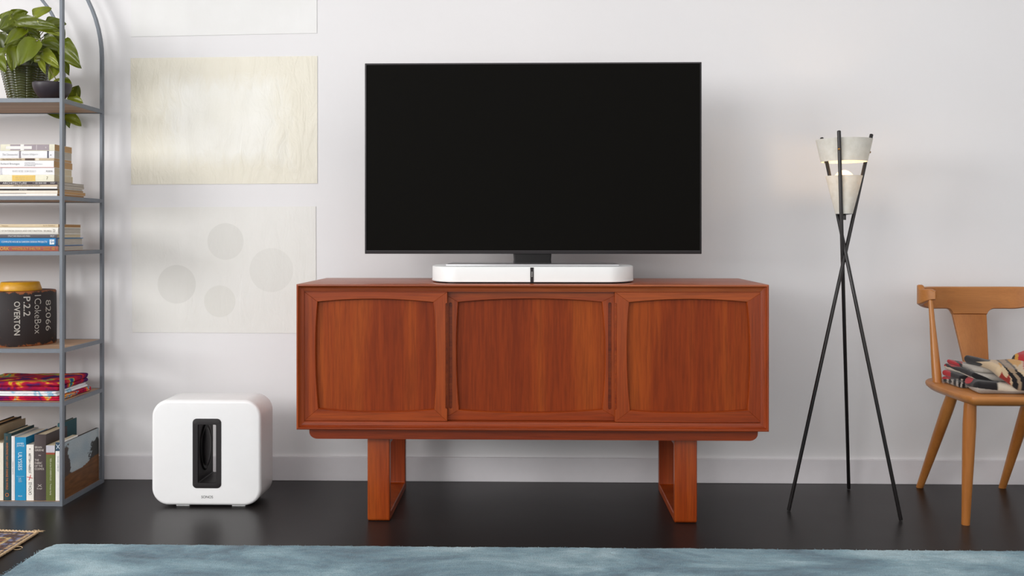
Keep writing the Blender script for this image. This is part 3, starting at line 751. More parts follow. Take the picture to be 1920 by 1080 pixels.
def book(L, T, D, cov, pages, label, group, loc, upright=False, hard=False, marks=(), rot=0.0, lean=0.0):
    """spine along X at y=0, thickness Z, fore-edge at y=D. marks: ('t',text,u0,u1,v0,v1,rgb,rot) or ('b',u0,u1,v0,v1,rgb), u along the spine, v up"""
    r = thing('book', label, 'book', loc, group)
    ct = 0.0025 if hard else 0.0007; e = 0.003 if hard else 0.0004
    bm = new(); pts = []
    n = 6; bulge = 0.0035 if hard else 0.0008
    outl = [(D, 0), (bulge, 0)]+[(bulge*(1-math.sin(PI*k_/n)), T*k_/n) for k_ in range(1, n)]+[(bulge, T), (D, T)]
    inl = [(D, T-ct), (bulge+ct, T-ct), (bulge+ct, ct), (D, ct)]
    ring = outl+inl
    loft(bm, [[Vector((x, y, z)) for y, z in ring] for x in (-L/2, L/2)], caps=False)
    R = bm.verts[:]; m_ = len(ring)
    for base, flip in ((0, False), (m_, True)):
        vs = [v for v in R[base:base+m_]]; no = len(outl)
        c1 = [vs[0], vs[1], vs[no+2], vs[no+3]]; c2 = [vs[no-2], vs[no-1], vs[no], vs[no+1]]; c3 = vs[1:no-1]+[vs[no+1], vs[no+2]]
        for c in (c1, c2, c3):
            try: bm.faces.new(c)
            except ValueError: pass
    bmesh.ops.recalc_face_normals(bm, faces=bm.faces)
    obj('cover', bm, cover_mat(cov), r, local=True, ang=35)
    obj('pages', box(new(), -L/2+e, L/2-e, bulge+ct, D-(0.003 if hard else 0.0005), ct+0.0001, T-ct-0.0001), PG[pages], r, local=True)
    for bi, mk in enumerate(marks):
        if mk[0] == 'b':
            _, u0, u1, v0, v1, rgb = mk
            bm = new(); y0 = -0.0002-0.00012*bi
            box(bm, -L/2+u0*L, -L/2+u1*L, y0, 0.0003, T*v0, T*v1)
            obj('spine_band', bm, cover_mat(rgb), r, local=True)
        else:
            _, s, u0, u1, v0, v1, rgb, tr = mk
            ww, hh_ = (u1-u0)*L, (v1-v0)*T
            if tr == 90: ww, hh_ = hh_, ww
            b = text(s, ww, hh_, front_M(((u0+u1)/2*L-L/2, -0.0003-0.00012*bi, (v0+v1)/2*T), tr), 0.0003)
            obj('spine_lettering', b, cover_mat(rgb), r, local=True)
    if upright: r.rotation_euler = (0, PI/2+lean, rot)
    else: r.rotation_euler = (0, 0, rot)
    return r
random.seed(4)
# stack on the second shelf, bottom first: (y bottom px, y top px, right px, cover, pages, L, D, label, marks)
zsh = levels[1]; yb = EY0+0.026; g1 = 'books lying in the taller stack'
def stack(zsh, pybase, rows, group, yb):
    z = zsh+0.0002; k_ = yb/FPX
    for (t_px, rpx, cov, pg, L, D, hard, label, marks, jit) in rows:
        T = t_px*k_; xr = PX(rpx, yb)
        book(L, T-0.0003, D, cov, pg, label, group, (xr-L/2, yb+jit, z), False, hard, marks)
        z += T
DK = (60, 52, 58)
stack(zsh, 367, [
    (4.5, 107, (236, 234, 230), 'brown', 0.29, 0.205, False, 'thin white paperback at the very bottom of the taller stack', [], 0.0),
    (6.5, 107.5, (228, 220, 206), 'tan', 0.29, 0.215, False, 'cream paperback with tan page edges, second from the bottom of the taller stack', [('b', 0.0, 0.6, 0.0, 0.14, (90, 80, 74))], 0.001),
    (3.0, 107, (34, 30, 30), 'tan', 0.28, 0.20, False, 'thin black spine low in the taller stack, above a cream paperback', [('t', 'PATIO', 0.50, 0.60, 0.2, 0.8, (210, 205, 200), 0)], 0.0),
    (3.8, 107, (238, 236, 232), 'grey', 0.28, 0.195, False, 'thin white spine above the thin black one in the taller stack', [], -0.001),
    (4.2, 107.5, (208, 190, 166), 'grey', 0.28, 0.205, False, 'thin beige spine under the black and white one in the taller stack', [('t', 'HOW TO BUILD PATIO ROOFS', 0.42, 0.77, 0.2, 0.8, (120, 104, 88), 0)], 0.001),
    (5.6, 107, (58, 48, 56), 'grey', 0.28, 0.205, False, 'dark purple book with white lettering in the middle of the taller stack', [('t', 'ARCHITECTURE', 0.28, 0.60, 0.2, 0.8, (225, 222, 222), 0), ('t', '+ 100 0000 000', 0.68, 0.86, 0.25, 0.75, (225, 222, 222), 0), ('t', 'SUNSET', 0.91, 0.975, 0.3, 0.7, (225, 222, 222), 0)], 0.0),
    (13.0, 101.5, (232, 228, 206), 'cream', 0.205, 0.14, False, 'cream paperback with yellow title block in the taller stack', [('b', 0.24, 0.66, 0.06, 0.94, (226, 190, 98)), ('t', 'JAMES AND OTHERS\nTHE SHORTER POEMS', 0.29, 0.62, 0.22, 0.74, (240, 216, 150), 0), ('t', '7', 0.86, 0.89, 0.3, 0.75, (150, 140, 110), 0)], 0.0),
    (13.5, 101.5, (240, 239, 240), 'cream', 0.20, 0.13, False, 'white paperback with faint grey title, above the cream and yellow one', [('t', 'WHITE NOISE  DON DELILLO', 0.22, 0.66, 0.36, 0.66, (206, 206, 206), 0), ('t', 'PICADOR', 0.85, 0.97, 0.38, 0.62, (130, 130, 130), 0), ('b', 0.0, 0.03, 0, 1, (206, 206, 212))], 0.001),
    (13.3, 101.0, (240, 240, 242), 'tan', 0.205, 0.14, False, 'white paperback with grey author name, fourth from the top of the taller stack', [('t', 'Richard Brautigan', 0.04, 0.38, 0.34, 0.7, (150, 148, 150), 0), ('t', 'Trout Fishing in America\nThe Pill versus the Springhill Mine Disaster\nand In Watermelon Sugar', 0.47, 0.8, 0.2, 0.8, (176, 174, 176), 0), ('b', 0.0, 1.0, 0.0, 0.06, (206, 120, 112))], -0.001),
    (4.8, 101.5, (196, 178, 150), 'tan', 0.20, 0.13, False, 'slim tan paperback with a dark title patch, third from the top', [('b', 0.46, 0.64, 0.1, 0.9, (78, 58, 50)), ('b', 0.66, 0.72, 0.1, 0.9, (236, 226, 206)), ('t', 'The Old Man and The Sea', 0.04, 0.4, 0.25, 0.75, (110, 92, 78), 0)], 0.0),
    (13.8, 101.5, (236, 236, 238), 'grey', 0.203, 0.13, False, 'white paperback with two dark bars on its spine, second from the top', [('b', 0.355, 0.39, 0, 1, (140, 134, 140)), ('b', 0.87, 0.90, 0, 1, (90, 90, 104)), ('t', 'The Unconsoled', 0.05, 0.33, 0.35, 0.68, (196, 194, 196), 0), ('t', 'Kazuo Ishiguro', 0.42, 0.7, 0.35, 0.68, (196, 194, 196), 0), ('t', '.', 0.93, 0.945, 0.35, 0.5, (60, 60, 60), 0)], 0.001),
    (12.6, 102.2, (226, 222, 200), 'tan', 0.2, 0.13, False, 'paperback with mauve and cream spine on top of the taller stack', [('b', 0.18, 0.90, 0.08, 0.97, (158, 146, 152)), ('b', 0.10, 0.58, 0.27, 0.72, (234, 232, 228)), ('b', 0.37, 0.435, 0.05, 0.97, (236, 234, 230)), ('b', 0.665, 0.672, 0.1, 0.9, (226, 222, 220)), ('t', 'o', 0.83, 0.85, 0.38, 0.6, (236, 234, 230), 0)], 0.0),
], g1, yb)
g2 = 'books lying in the lower stack of five'
stack(levels[2], 471, [
    (9.4, 109, (158, 84, 66), 'grey', 0.30, 0.19, False, 'brick red book with yellow lettering at the bottom of the stack of five', [('t', 'HOME WORK', 0.06, 0.395, 0.15, 0.85, (214, 168, 76), 0), ('t', 'HANDBUILT SHELTER', 0.433, 0.785, 0.22, 0.74, (206, 152, 70), 0), ('t', 'LLOYD\nKAHN', 0.824, 0.902, 0.15, 0.85, (206, 152, 70), 0), ('t', '@', 0.925, 0.965, 0.2, 0.8, (206, 160, 80), 0)], 0.0),
    (15.6, 106.8, (22, 118, 176), 'grey', 0.30, 0.20, True, 'bright blue hardback in the stack of five', [('t', 'COMPLETE HOUSE & GARDEN DESIGN PROJECTS', 0.316, 0.878, 0.36, 0.62, (225, 236, 242), 0), ('b', 0.91, 0.968, 0.2, 0.8, (226, 234, 238)), ('t', 'SH', 0.922, 0.962, 0.35, 0.68, (30, 100, 160), 0), ('b', 0.985, 1.0, 0.0, 1.0, (36, 60, 96))], 0.0),
    (6.8, 106.5, (88, 84, 88), 'cream', 0.29, 0.18, False, 'dark grey book above the blue one in the stack of five', [('t', 'STRUCTURE DESIGN AND FINISH', 0.377, 0.66, 0.3, 0.72, (214, 212, 210), 0), ('t', 'WILEY', 0.916, 0.972, 0.25, 0.75, (220, 218, 216), 0)], 0.0),
    (13.2, 108.5, (232, 229, 220), 'grey', 0.29, 0.18, True, 'thick white book in the stack of five', [('t', 'BOOK OF INTERIOR DESIGN AND DECORATION  SKURKA', 0.19, 0.92, 0.36, 0.62, (168, 160, 150), 0), ('t', 'D', 0.94, 0.965, 0.32, 0.72, (150, 144, 136), 0)], 0.0),
    (6.0, 109, (210, 190, 156), 'brown', 0.29, 0.17, False, 'thin tan book on top of the stack of five', [('t', 'Houses', 0.28, 0.36, 0.3, 0.7, (150, 128, 96), 0), ('t', 'by A. Hamilton', 0.81, 0.96, 0.3, 0.7, (150, 128, 96), 0)], 0.001),
], g2, EY0+0.024)

# upright row on the bottom shelf
g3 = 'books standing on the bottom shelf'; zb0 = levels[5]+0.0003; ybk = EY0+0.02
def up(p0, p1, topy, cov, pg, D, hard, label, marks=(), dy=0.0, lean=0.0):
    yy = ybk+dy; a, b = PX(p0, yy), PX(p1, yy); T = b-a-0.0006; L = PZ(60, topy, yy)-zb0
    # local x points down, local z points to world +x... thickness grows to +x
    book(L, T, D, cov, pg, label, g3, (a+0.0003, yy, zb0+L/2), True, hard, marks, 0, lean)
up(-62, -40, 812, (112, 98, 62), 'cream', 0.22, True, 'olive brown book standing at the far left of the bottom row, back corner showing')
up(-40, -24, 803, (40, 34, 32), 'tan', 0.23, True, 'black hardback at the left of the bottom row, only its top edge showing')
up(-24, -13, 806, (186, 164, 132), 'cream', 0.22, True, 'tan hardback beside the black one in the bottom row')
up(-13, 6.0, 831, (232, 226, 210), 'cream', 0.13, False, 'cream book with red dotted spine at the left edge of the frame', [('t', '. . . . . . . . . . . . . . . . . .', 0.05, 0.95, 0.1, 0.16, (180, 80, 70), 0)])
up(6.4, 20.6, 813, (40, 68, 72), 'cream', 0.16, True, 'dark teal hardback with orange spine lettering', [('t', 'INVENTIONS THAT DIDN\'T CHANGE THE WORLD', 0.14, 0.84, 0.36, 0.64, (206, 120, 62), 0), ('t', 'O', 0.89, 0.945, 0.25, 0.75, (206, 120, 62), 0), ('t', 'JULIE HALLS', 0.04, 0.1, 0.3, 0.6, (150, 110, 80), 0)])
up(21.2, 27.6, 818, (226, 224, 224), 'white', 0.165, False, 'slim white book between the teal and the blue one', [('t', 'new work', 0.4, 0.6, 0.3, 0.7, (170, 170, 180), 0)])
up(28.0, 48.6, 820, (28, 138, 186), 'white', 0.155, False, 'bright blue paperback standing in the bottom row', [
    ('t', 'JAMES\nJOYCE', 0.085, 0.155, 0.16, 0.86, (226, 238, 242), 90), ('t', 'ULYSSES', 0.24, 0.52, 0.3, 0.66, (220, 236, 242), 0),
    ('t', 'THE\n1922\nTEXT', 0.64, 0.71, 0.3, 0.66, (206, 228, 238), 90), ('t', 'PENGUIN', 0.92, 0.94, 0.3, 0.66, (206, 228, 238), 90), ('b', 0.618, 0.621, 0.15, 0.85, (180, 214, 230))])
up(49.2, 63.0, 834, (238, 234, 226), 'white', 0.13, False, 'white paperback with black and red spine print', [
    ('t', 'CATCH-22', 0.67, 0.90, 0.34, 0.72, (44, 40, 42), 180), ('t', 'JOSEPH HELLER', 0.15, 0.51, 0.34, 0.72, (44, 40, 42), 180), ('t', 'X', 0.545, 0.63, 0.2, 0.78, (196, 52, 52), 30), ('t', 'o', 0.06, 0.09, 0.42, 0.6, (90, 86, 86), 0)])
up(63.4, 85.4, 815, (74, 64, 64), 'cream', 0.16, True, 'dark brown hardback with pale centred spine lettering', [
    ('t', 'BRIAN\nGREENE', 0.175, 0.25, 0.1, 0.86, (206, 198, 190), 90), ('t', 'THE\nFABRIC\nOF THE\nCOSMOS', 0.37, 0.535, 0.08, 0.88, (206, 198, 190), 90), ('t', '~', 0.305, 0.32, 0.4, 0.62, (206, 198, 190), 90),
    ('t', 'X', 0.755, 0.79, 0.32, 0.7, (206, 198, 190), 90), ('t', 'Knopf', 0.805, 0.835, 0.28, 0.72, (206, 198, 190), 90)])
up(86.0, 103.3, 835, (96, 106, 52), 'cream', 0.13, False, 'olive green paperback with a pale grey top band', [
    ('b', 0.0, 0.13, 0.02, 0.98, (190, 188, 196)), ('b', 0.13, 0.165, 0.02, 0.98, (150, 70, 48)),
    ('t', 'TESS of the D\'URBERVILLES  |  Thomas Hardy', 0.23, 0.9, 0.4, 0.62, (206, 206, 180), 0)])
up(103.8, 113.6, 829, (236, 235, 230), 'cream', 0.13, False, 'narrow white paperback with blue top patch beside the corner post', [
    ('b', 0.0, 0.15, 0.02, 0.98, (44, 70, 92)), ('t', 'X', 0.03, 0.12, 0.2, 0.8, (214, 224, 232), 0), ('t', 'ISLAND  LIVES OF', 0.24, 0.5, 0.38, 0.62, (150, 160, 170), 0)])
up(107, 115.2, 794, (36, 84, 92), 'cream', 0.12, True, 'tall teal hardback behind the white paperback at the end of the bottom row', dy=0.152)

# small landscape canvas against the side of the bottom shelf
pxx = ex-hw-0.001
cv = thing('landscape_picture', 'small landscape picture of brown hill and bare trees inside the bottom shelf', 'picture', (pxx, 3.56, levels[5]))
ph0, ph1 = EY0+PWD+0.006, EY1-PWD-0.006; pz1 = PZ(188, 799.5, EY1)
obj('backing', box(new(), pxx-0.011, pxx-0.0015, ph0, ph1, levels[5], pz1), plain('picture_backing', (60, 52, 48), 0.7), cv)
bm = new(); ny, nzz = 70, 60; G = [[bm.verts.new((pxx, ph0+(ph1-ph0)*i/ny, levels[5]+0.0005+(pz1-levels[5]-0.0008)*j/nzz)) for i in range(ny+1)] for j in range(nzz+1)]
for j in range(nzz):
    for i in range(ny): bm.faces.new((G[j][i], G[j][i+1], G[j+1][i+1], G[j+1][i]))
r_ = bmesh.ops.extrude_face_region(bm, geom=bm.faces[:]); bmesh.ops.translate(bm, verts=[v for v in r_['geom'] if isinstance(v, bmesh.types.BMVert)], vec=(-0.0014, 0, 0))
bmesh.ops.recalc_face_normals(bm, faces=bm.faces)
pic = obj('painted_face', bm, attr_mat('picture_print', 0.5, 0.08, 200, 0, 0.05), cv)
org = origin_of(cv)
def land(co):
    p = co+org; u = (p.y-ph0)/(ph1-ph0); v = (p.z-levels[5])/(pz1-levels[5])
    hill = 0.36+0.14*u+0.02*math.sin(u*9); n1 = noise.noise(Vector((u*9, v*9, 1))); n2 = noise.noise(Vector((u*30, v*30, 4)))
    if v < hill:
        b = 0.5+0.5*noise.noise(Vector((u*6, v*26, 2))); return (88+40*b, 58+26*b, 34+14*b)
    tl = 0.20+0.09*n1+0.06*n2-0.10*(v-0.4)
    tr = 0.76-0.10*n1+0.10*n2+0.25*max(0, v-0.72)
    if u < tl and v < 0.93+0.1*n2: return (74+14*n2, 64+12*n2, 60)
    if u > tr and v < 0.80+0.1*n1: return (58, 58, 56)
    c = 0.5+0.5*noise.noise(Vector((u*4, v*5, 7))); return (150+26*c, 166+18*c, 176+10*c)
paint(pic, land)

# ---------------------------------------------------------------- folded cloths on the shelf
def tie_mat(name, stops, sc=9, dist=2.5):
    m = Mat(name); v = m.coord((1, 1.4, 1)); f = m.noise(v, sc, 3, 0.6, dist)
    m.l(m.ramp(f, [(p, lin(c)) for p, c in stops]), m.b.inputs['Base Color']); m.set(Roughness=0.85, Specular_IOR_Level=0.15)
    m.bump(m.noise(m.coord(), 30, 4), 0.35, 0.003); return m.m
tie = tie_mat('tie_dye_rainbow', [(0.30, (36, 30, 84)), (0.42, (74, 32, 92)), (0.47, (150, 18, 56)), (0.52, (176, 30, 60)), (0.555, (206, 96, 50)), (0.585, (206, 180, 34)), (0.62, (70, 150, 120)), (0.68, (44, 60, 130))], 8, 0.8)
spot = tie_mat('white_blue_spots', [(0.0, (232, 232, 234)), (0.58, (232, 233, 236)), (0.64, (140, 190, 216)), (0.9, (110, 170, 206))], 16, 0.5)
mag = tie_mat('tie_dye_magenta', [(0.3, (80, 20, 96)), (0.42, (170, 16, 60)), (0.52, (204, 28, 66)), (0.57, (236, 170, 40)), (0.62, (60, 150, 200)), (0.75, (150, 20, 70))], 12, 1.2)
def cloth(name, z0, T, xr, y0, y1, nl, mat, label, seed, L=0.34, lip=0.0):
    bm = new(); t = T/nl
    for k_ in range(nl):
        xx = xr-abs(noise.noise(Vector((seed, k_*3.3, 0))))*0.02; ya = y0+abs(noise.noise(Vector((seed, k_*2.1, 5))))*0.006
        def wp(p, k_=k_):
            e = 0.004 if k_ == nl-1 and lip else 0.0015
            top = (p.z-(z0+k_*t))/t
            dz = e*noise.noise(Vector((p.x*9+seed, p.y*7, 1)))+ (0.35*e)*noise.noise(Vector((p.x*30+seed, p.y*30, 1)))
            p.z += dz*max(0, top)
            p.y += 0.004*noise.noise(Vector((p.x*11, seed, p.z*50)))
            p.x += 0.006*noise.noise(Vector((p.y*13, seed, p.z*60)))
            return p
        rbox(bm, (xx-L/2, (ya+y1)/2, z0+k_*t+t/2), (L, y1-ya, t*0.98), t*0.48, 22, wp)
    o = obj(name, bm, mat, None, smooth=True)
    return tag(o, label, 'fabric', 'folded fabrics on the shelf')
z5 = levels[4]+0.001; yc = EY0+0.03
xr5 = PX(112, yc)
cloth('folded_fabric', z5, 0.0150, xr5+0.003, yc, yc+0.245, 2, mag, 'magenta tie-dye cloth folded at the bottom of the fabric pile', 2.2)
cloth('folded_fabric', z5+0.0162, 0.0170, xr5-0.008, yc+0.002, yc+0.235, 2, spot, 'white cloth with pale blue spots in the middle of the fabric pile', 7.7)
cloth('folded_fabric', z5+0.0344, 0.0330, xr5, yc+0.004, yc+0.235, 2, tie, 'rainbow tie-dye cloth folded on top of the fabric pile', 4.4, lip=1)

# ---------------------------------------------------------------- wooden pattern block and yellow lid
by_ = 3.545; bcx = PX(38, by_); br_ = PX(99, by_)-bcx; z4 = levels[3]
bz1 = PZ(38, 544, by_)
def block_mat():
    m = Mat('worn_black_paint'); v = m.coord(); f = m.noise(v, 26, 6, 0.65, 0.4); g = m.noise(v, 5, 3)
    sep = m.n('ShaderNodeSeparateXYZ'); m.l(v, sep.inputs[0])
    # paint has chipped along the top and bottom rims
    a = m.n('ShaderNodeMath', operation='SUBTRACT'); m.l(sep.outputs[2], a.inputs[0]); a.inputs[1].default_value = (bz1-z4)/2
    b = m.n('ShaderNodeMath', operation='ABSOLUTE'); m.l(a.outputs[0], b.inputs[0])
    c = m.n('ShaderNodeMapRange'); c.inputs[1].default_value = (bz1-z4)/2-0.014; c.inputs[2].default_value = (bz1-z4)/2; c.inputs[4].default_value = 0.22; m.l(b.outputs[0], c.inputs[0])
    d = m.n('ShaderNodeMath', operation='ADD'); m.l(f, d.inputs[0]); m.l(c.outputs[0], d.inputs[1])
    mask = m.ramp(d.outputs[0], [(0.66, (0, 0, 0)), (0.72, (1, 1, 1))])
    dark = m.ramp(g, [(0.3, lin((38, 33, 34))), (0.7, lin((52, 45, 45)))])
    m.l(m.mix(dark, lin((150, 88, 50)), mask), m.b.inputs['Base Color']); m.set(Roughness=0.6, Specular_IOR_Level=0.3); m.bump(f, 0.2, 0.002); return m.m
blk = thing('wooden_foundry_block', 'round black-painted wooden block with chalked writing on the shelf', 'wooden block', (bcx, by_, z4))
bm = new(); prof = [(0.0001, z4), (br_-0.003, z4), (br_, z4+0.004), (br_+0.0005, z4+0.1), (br_-0.001, bz1-0.004), (br_-0.004, bz1), (0.0001, bz1)]
lathe(bm, prof, bcx, by_, 72); obj('block_body', bm, block_mat(), blk, ang=40)
def wraptext(s, px, y0, y1, wpx, off=-0.012):
    # text reads downwards on the curved side, centred at photo column px
    def proj(a):
        x_, y_ = bcx+br_*math.sin(a), by_-br_*math.cos(a)
        return 960+FPX*(x_*cs+y_*sn)/(-x_*sn+y_*cs)
    lo_, hi_ = -1.0, 1.95
    for _ in range(40):
        a0 = (lo_+hi_)/2
        if proj(a0) < px: lo_ = a0
        else: hi_ = a0
    yy = by_-br_*math.cos(a0); xx = PX(px, yy)
    slope = max(8.0, (proj(a0+0.02)-proj(a0-0.02))/0.04)
    zc = PZ(px, (y0+y1)/2, yy); Lz = (y1-y0)/FPX*yy; Wd = wpx/slope*br_
    def wr(c):
        # local x -> down, local y -> along arc (+x side is local +y after clockwise turn)
        ang = a0+c.y/br_; z = zc-c.x; r = br_+0.0004+c.z
        return Vector((bcx+r*math.sin(ang), by_-r*math.cos(ang), z))
    bm = text(s, Lz, Wd, None, 0.0004, wr, off); obj('chalk_writing', bm, chalk, blk)
wraptext('OVERTON', 32, 565, 629, 11.5, 0.012); wraptext('P.2.2', 50.5, 556, 593, 13, 0.01)
wraptext('1CokeBox', 71, 553, 626, 12); wraptext('82066', 90.5, 562, 620, 9)
def yel_mat():
    m = Mat('yellow_lacquer'); v = m.coord(); f = m.noise(v, 34, 5, 0.7)
    m.l(m.ramp(f, [(0.28, lin((120, 66, 22))), (0.34, lin((206, 148, 26))), (0.7, lin((220, 164, 34)))]), m.b.inputs['Base Color']); m.set(Roughness=0.35, Specular_IOR_Level=0.5); return m.m
k5 = by_/FPX
bm = new(); lathe(bm, [(0.0001, bz1+0.0003), (37*k5, bz1+0.0003), (37.5*k5, bz1+0.003), (33*k5, bz1+15*k5), (32*k5, bz1+16*k5), (0.0001, bz1+16*k5)], bcx, by_, 64)
tag(obj('turned_disc', bm, yel_mat(), None, ang=40), 'yellow lacquered wooden disc on top of the black block', 'disc')

# ---------------------------------------------------------------- potted pothos and bowl
z1s = levels[0]; pY = 3.575; pcx2 = PX(48, pY)
plant = thing('potted_pothos', 'leafy green pothos in a ribbed green glazed pot on the top shelf', 'plant', (pcx2, pY, z1s))
def pot_mat():
    m = Mat('green_glaze'); v = m.coord(); f = m.noise(v, 14, 3)
    m.l(m.ramp(f, [(0.3, lin((38, 46, 16))), (0.7, lin((66, 74, 26)))]), m.b.inputs['Base Color']); m.set(Roughness=0.18, Specular_IOR_Level=0.6, Coat_Weight=0.5); return m.m
prim = 45.5*pY/FPX; pbot = 28*pY/FPX; pzt = PZ(48, 121, pY)
bm = new(); rings = []; n = 216; NZ = 120
for j in range(NZ+1):
    t = j/NZ; z = z1s+0.0003+(pzt-z1s)*t; r = pbot+(prim-pbot)*t
    ring = []
    for k_ in range(n):
        a = 2*PI*k_/n; rib = 0
        if 0.04 < t < 0.88: rib = 0.0015*math.sin(t*2*PI*17+1.2*math.cos(a*12))*min(1, 2.2*abs(math.sin(a*6)))-0.0026*math.exp(-(math.sin(a*6)/0.16)**2)
        if t >= 0.88: rib = 0.0025 if t < 0.97 else 0.001
        ring.append(Vector((pcx2+(r+rib)*math.cos(a), pY+(r+rib)*math.sin(a), z)))
    rings.append(ring)
for rr_, z in ((prim-0.006, pzt), (prim-0.009, pzt-0.02), (0.0005, pzt-0.022)): rings.append([Vector((pcx2+rr_*math.cos(2*PI*k_/n), pY+rr_*math.sin(2*PI*k_/n), z)) for k_ in range(n)])
loft(bm, rings); pot = obj('pot', bm, pot_mat(), plant, smooth=True)
def leaf_mat():
    m = Mat('pothos_leaf'); v = m.coord(); f = m.noise(v, 22, 3); g = m.noise(m.coord((1, 1, 0.5)), 60, 3, 0.6, 1.0)
    a = m.n('ShaderNodeAttribute', attribute_name='Col')
    base = m.mix(a.outputs['Color'], lin((104, 112, 16)), m.ramp(f, [(0.35, (0, 0, 0)), (0.7, (0.7, 0.7, 0.7))]))
    col = m.mix(base, lin((196, 200, 96)), m.ramp(g, [(0.66, (0, 0, 0)), (0.74, (0.8, 0.8, 0.8))]))
    m.l(col, m.b.inputs['Base Color']); m.set(Roughness=0.35, Specular_IOR_Level=0.5)
    tr = m.n('ShaderNodeBsdfTranslucent'); m.l(col, tr.inputs[0]); mx = m.n('ShaderNodeMixShader'); mx.inputs[0].default_value = 0.22
    m.l(m.b.outputs[0], mx.inputs[1]); m.l(tr.outputs[0], mx.inputs[2]); m.l(mx.outputs[0], m.t.nodes['Material Output'].inputs[0]); return m.m
lm = leaf_mat(); LB = new(); leafcol = []
def leaf(a, b, wid, roll=0.0, droop=0.12, col=(96, 122, 34), fold=0.22):
    """heart-shaped leaf, a stalk end, b tip"""
    ax = b-a; L = ax.length; x = ax.normalized()
    nrm = Vector((0, -0.75, 0.66)); nrm = (nrm-x*nrm.dot(x)).normalized(); side = x.cross(nrm)
    nrm = (Matrix.Rotation(roll, 3, x) @ nrm); side = x.cross(nrm)
    nu, nv = 14, 8; G = []
    for i in range(nu+1):
        u = i/nu
        w_ = wid*0.5*(min(1, (u/0.10)**0.5) if u < 0.10 else 1)*((1-u)**0.75)*(1+1.05*u)*(1.0 if u > 0.03 else 0.55)*0.98
        back = -0.10*L*(1-u)**6
        row = []
        for j in range(nv+1):
            v = -1+2*j/nv
            lobe = back*abs(v)*1.0
            p = a+x*(u*L+lobe)+side*(v*w_)+nrm*(fold*abs(v)*w_*0.9-droop*L*(u-0.35)**2*1.2+0.035*L*math.sin(v*5+u*7))
            row.append(LB.verts.new(p)); leafcol.append(col)
        G.append(row)
    for i in range(nu):
        for j in range(nv): LB.faces.new((G[i][j], G[i+1][j], G[i+1][j+1], G[i][j+1]))
g0, g1c, g2c, g3c = (84, 97, 10), (106, 120, 18), (138, 148, 44), (58, 70, 10)
LV = [  # base px,py, tip px,py, Yb, Yt, width px, roll, colour
 (64, 27, 96, 14, 3.50, 3.52, 20, 0.5, g2c), (30, 38, 108, 52, 3.46, 3.42, 27, 0.35, g0), (24, 33, -6, 54, 3.47, 3.45, 20, -0.4, g0),
 (2, 34, 25, 20, 3.52, 3.52, 13, 0.5, g1c), (46, 28, 36, 46, 3.50, 3.47, 16, 0.7, g2c), (22, 28, 52, 22, 3.55, 3.56, 18, 0.9, g0), (48, 54, 5, 80, 3.46, 3.42, 23, -0.3, g1c),
 (68, 76, 30, 121, 3.43, 3.40, 42, -0.2, g1c), (33, 86, 20, 131, 3.47, 3.44, 28, -0.3, g1c), (72, 50, 111, 62, 3.45, 3.43, 18, 0.3, g2c),
 (119, 80, 147, 126, 3.46, 3.43, 34, 0.55, g0), (88, 42, 124, 44, 3.52, 3.54, 22, 0.5, g0), (112, 44, 121, 76, 3.55, 3.56, 16, 0.4, g0),
 (82, 96, 108, 125, 3.45, 3.42, 22, 0.4, g2c), (76, 112, 84, 137, 3.44, 3.41, 12, 0.2, g2c), (110, 122, 91, 150, 3.53, 3.51, 20, -0.3, g2c),
 (121, 112, 127, 141, 3.56, 3.56, 15, 0.2, g1c), (118, 148, 90, 160, 3.56, 3.54, 18, 0.4, g2c), (119, 150, 134, 164, 3.57, 3.56, 17, 0.2, g1c),
 (134, 184, 147, 161, 3.62, 3.60, 24, 1.2, g3c), (130, 180, 155, 192, 3.62, 3.60, 16, 0.2, g2c), (122, 213, 152, 234, 3.70, 3.705, 22, 0.2, g2c), (127, 214, 128, 240, 3.715, 3.715, 16, 0.2, g1c),
 (92, 205, 118, 222, 3.71, 3.71, 18, 0.3, g1c), (-4, 104, 8, 132, 3.46, 3.43, 22, 0.1, g1c), (0, 62, 3, 92, 3.50, 3.49, 24, -0.1, g3c),
 (52, 48, 74, 70, 3.50, 3.48, 22, 0.2, g0), (40, 76, 2, 96, 3.50, 3.47, 24, -0.2, g0), (84, 72, 112, 92, 3.48, 3.46, 26, 0.2, g0), (78, 86, 98, 112, 3.50, 3.48, 28, 0.1, g3c),
 (60, 92, 82, 118, 3.50, 3.48, 28, 0.0, g0), (96, 60, 112, 84, 3.52, 3.50, 30, 0.0, g3c), (40, 60, 60, 92, 3.53, 3.51, 34, 0.0, g3c), (16, 66, 30, 96, 3.53, 3.51, 32, 0.0, g3c),
 (100, 90, 104, 118, 3.53, 3.52, 26, 0.0, g0), (56, 100, 50, 126, 3.52, 3.50, 26, 0.0, g3c), (84, 56, 62, 40, 3.53, 3.54, 26, 0.3, g0), (10, 46, 30, 66, 3.53, 3.52, 26, 0.1, g3c), (100, 108, 112, 132, 3.50, 3.49, 20, 0.1, g1c),
 (118, 96, 126, 112, 3.52, 3.51, 16, 0.1, g0), (10, 92, -8, 120, 3.48, 3.46, 24, 0.1, g1c), (66, 110, 92, 118, 3.47, 3.45, 14, 0.5, g2c)]
stems = new(); soil = Vector((pcx2, pY, pzt-0.02))
for (a0, a1, b0, b1, ya, yb_, wd, ro, cc) in LV:
    A, B = P(a0, a1, ya), P(b0, b1, yb_); leaf(A, B, wd*ya/FPX*1.05, ro, random.uniform(0.1, 0.35), cc, random.uniform(0.15, 0.35))
    if a1 < 128:
        s0 = soil+Vector((random.uniform(-0.04, 0.04), random.uniform(-0.04, 0.04), 0)); mid = (s0+A)/2+Vector((0, 0, 0.03))
        tube(stems, [s0, s0.lerp(mid, 0.6), mid, A.lerp(mid, 0.3), A], 0.0016, 6)
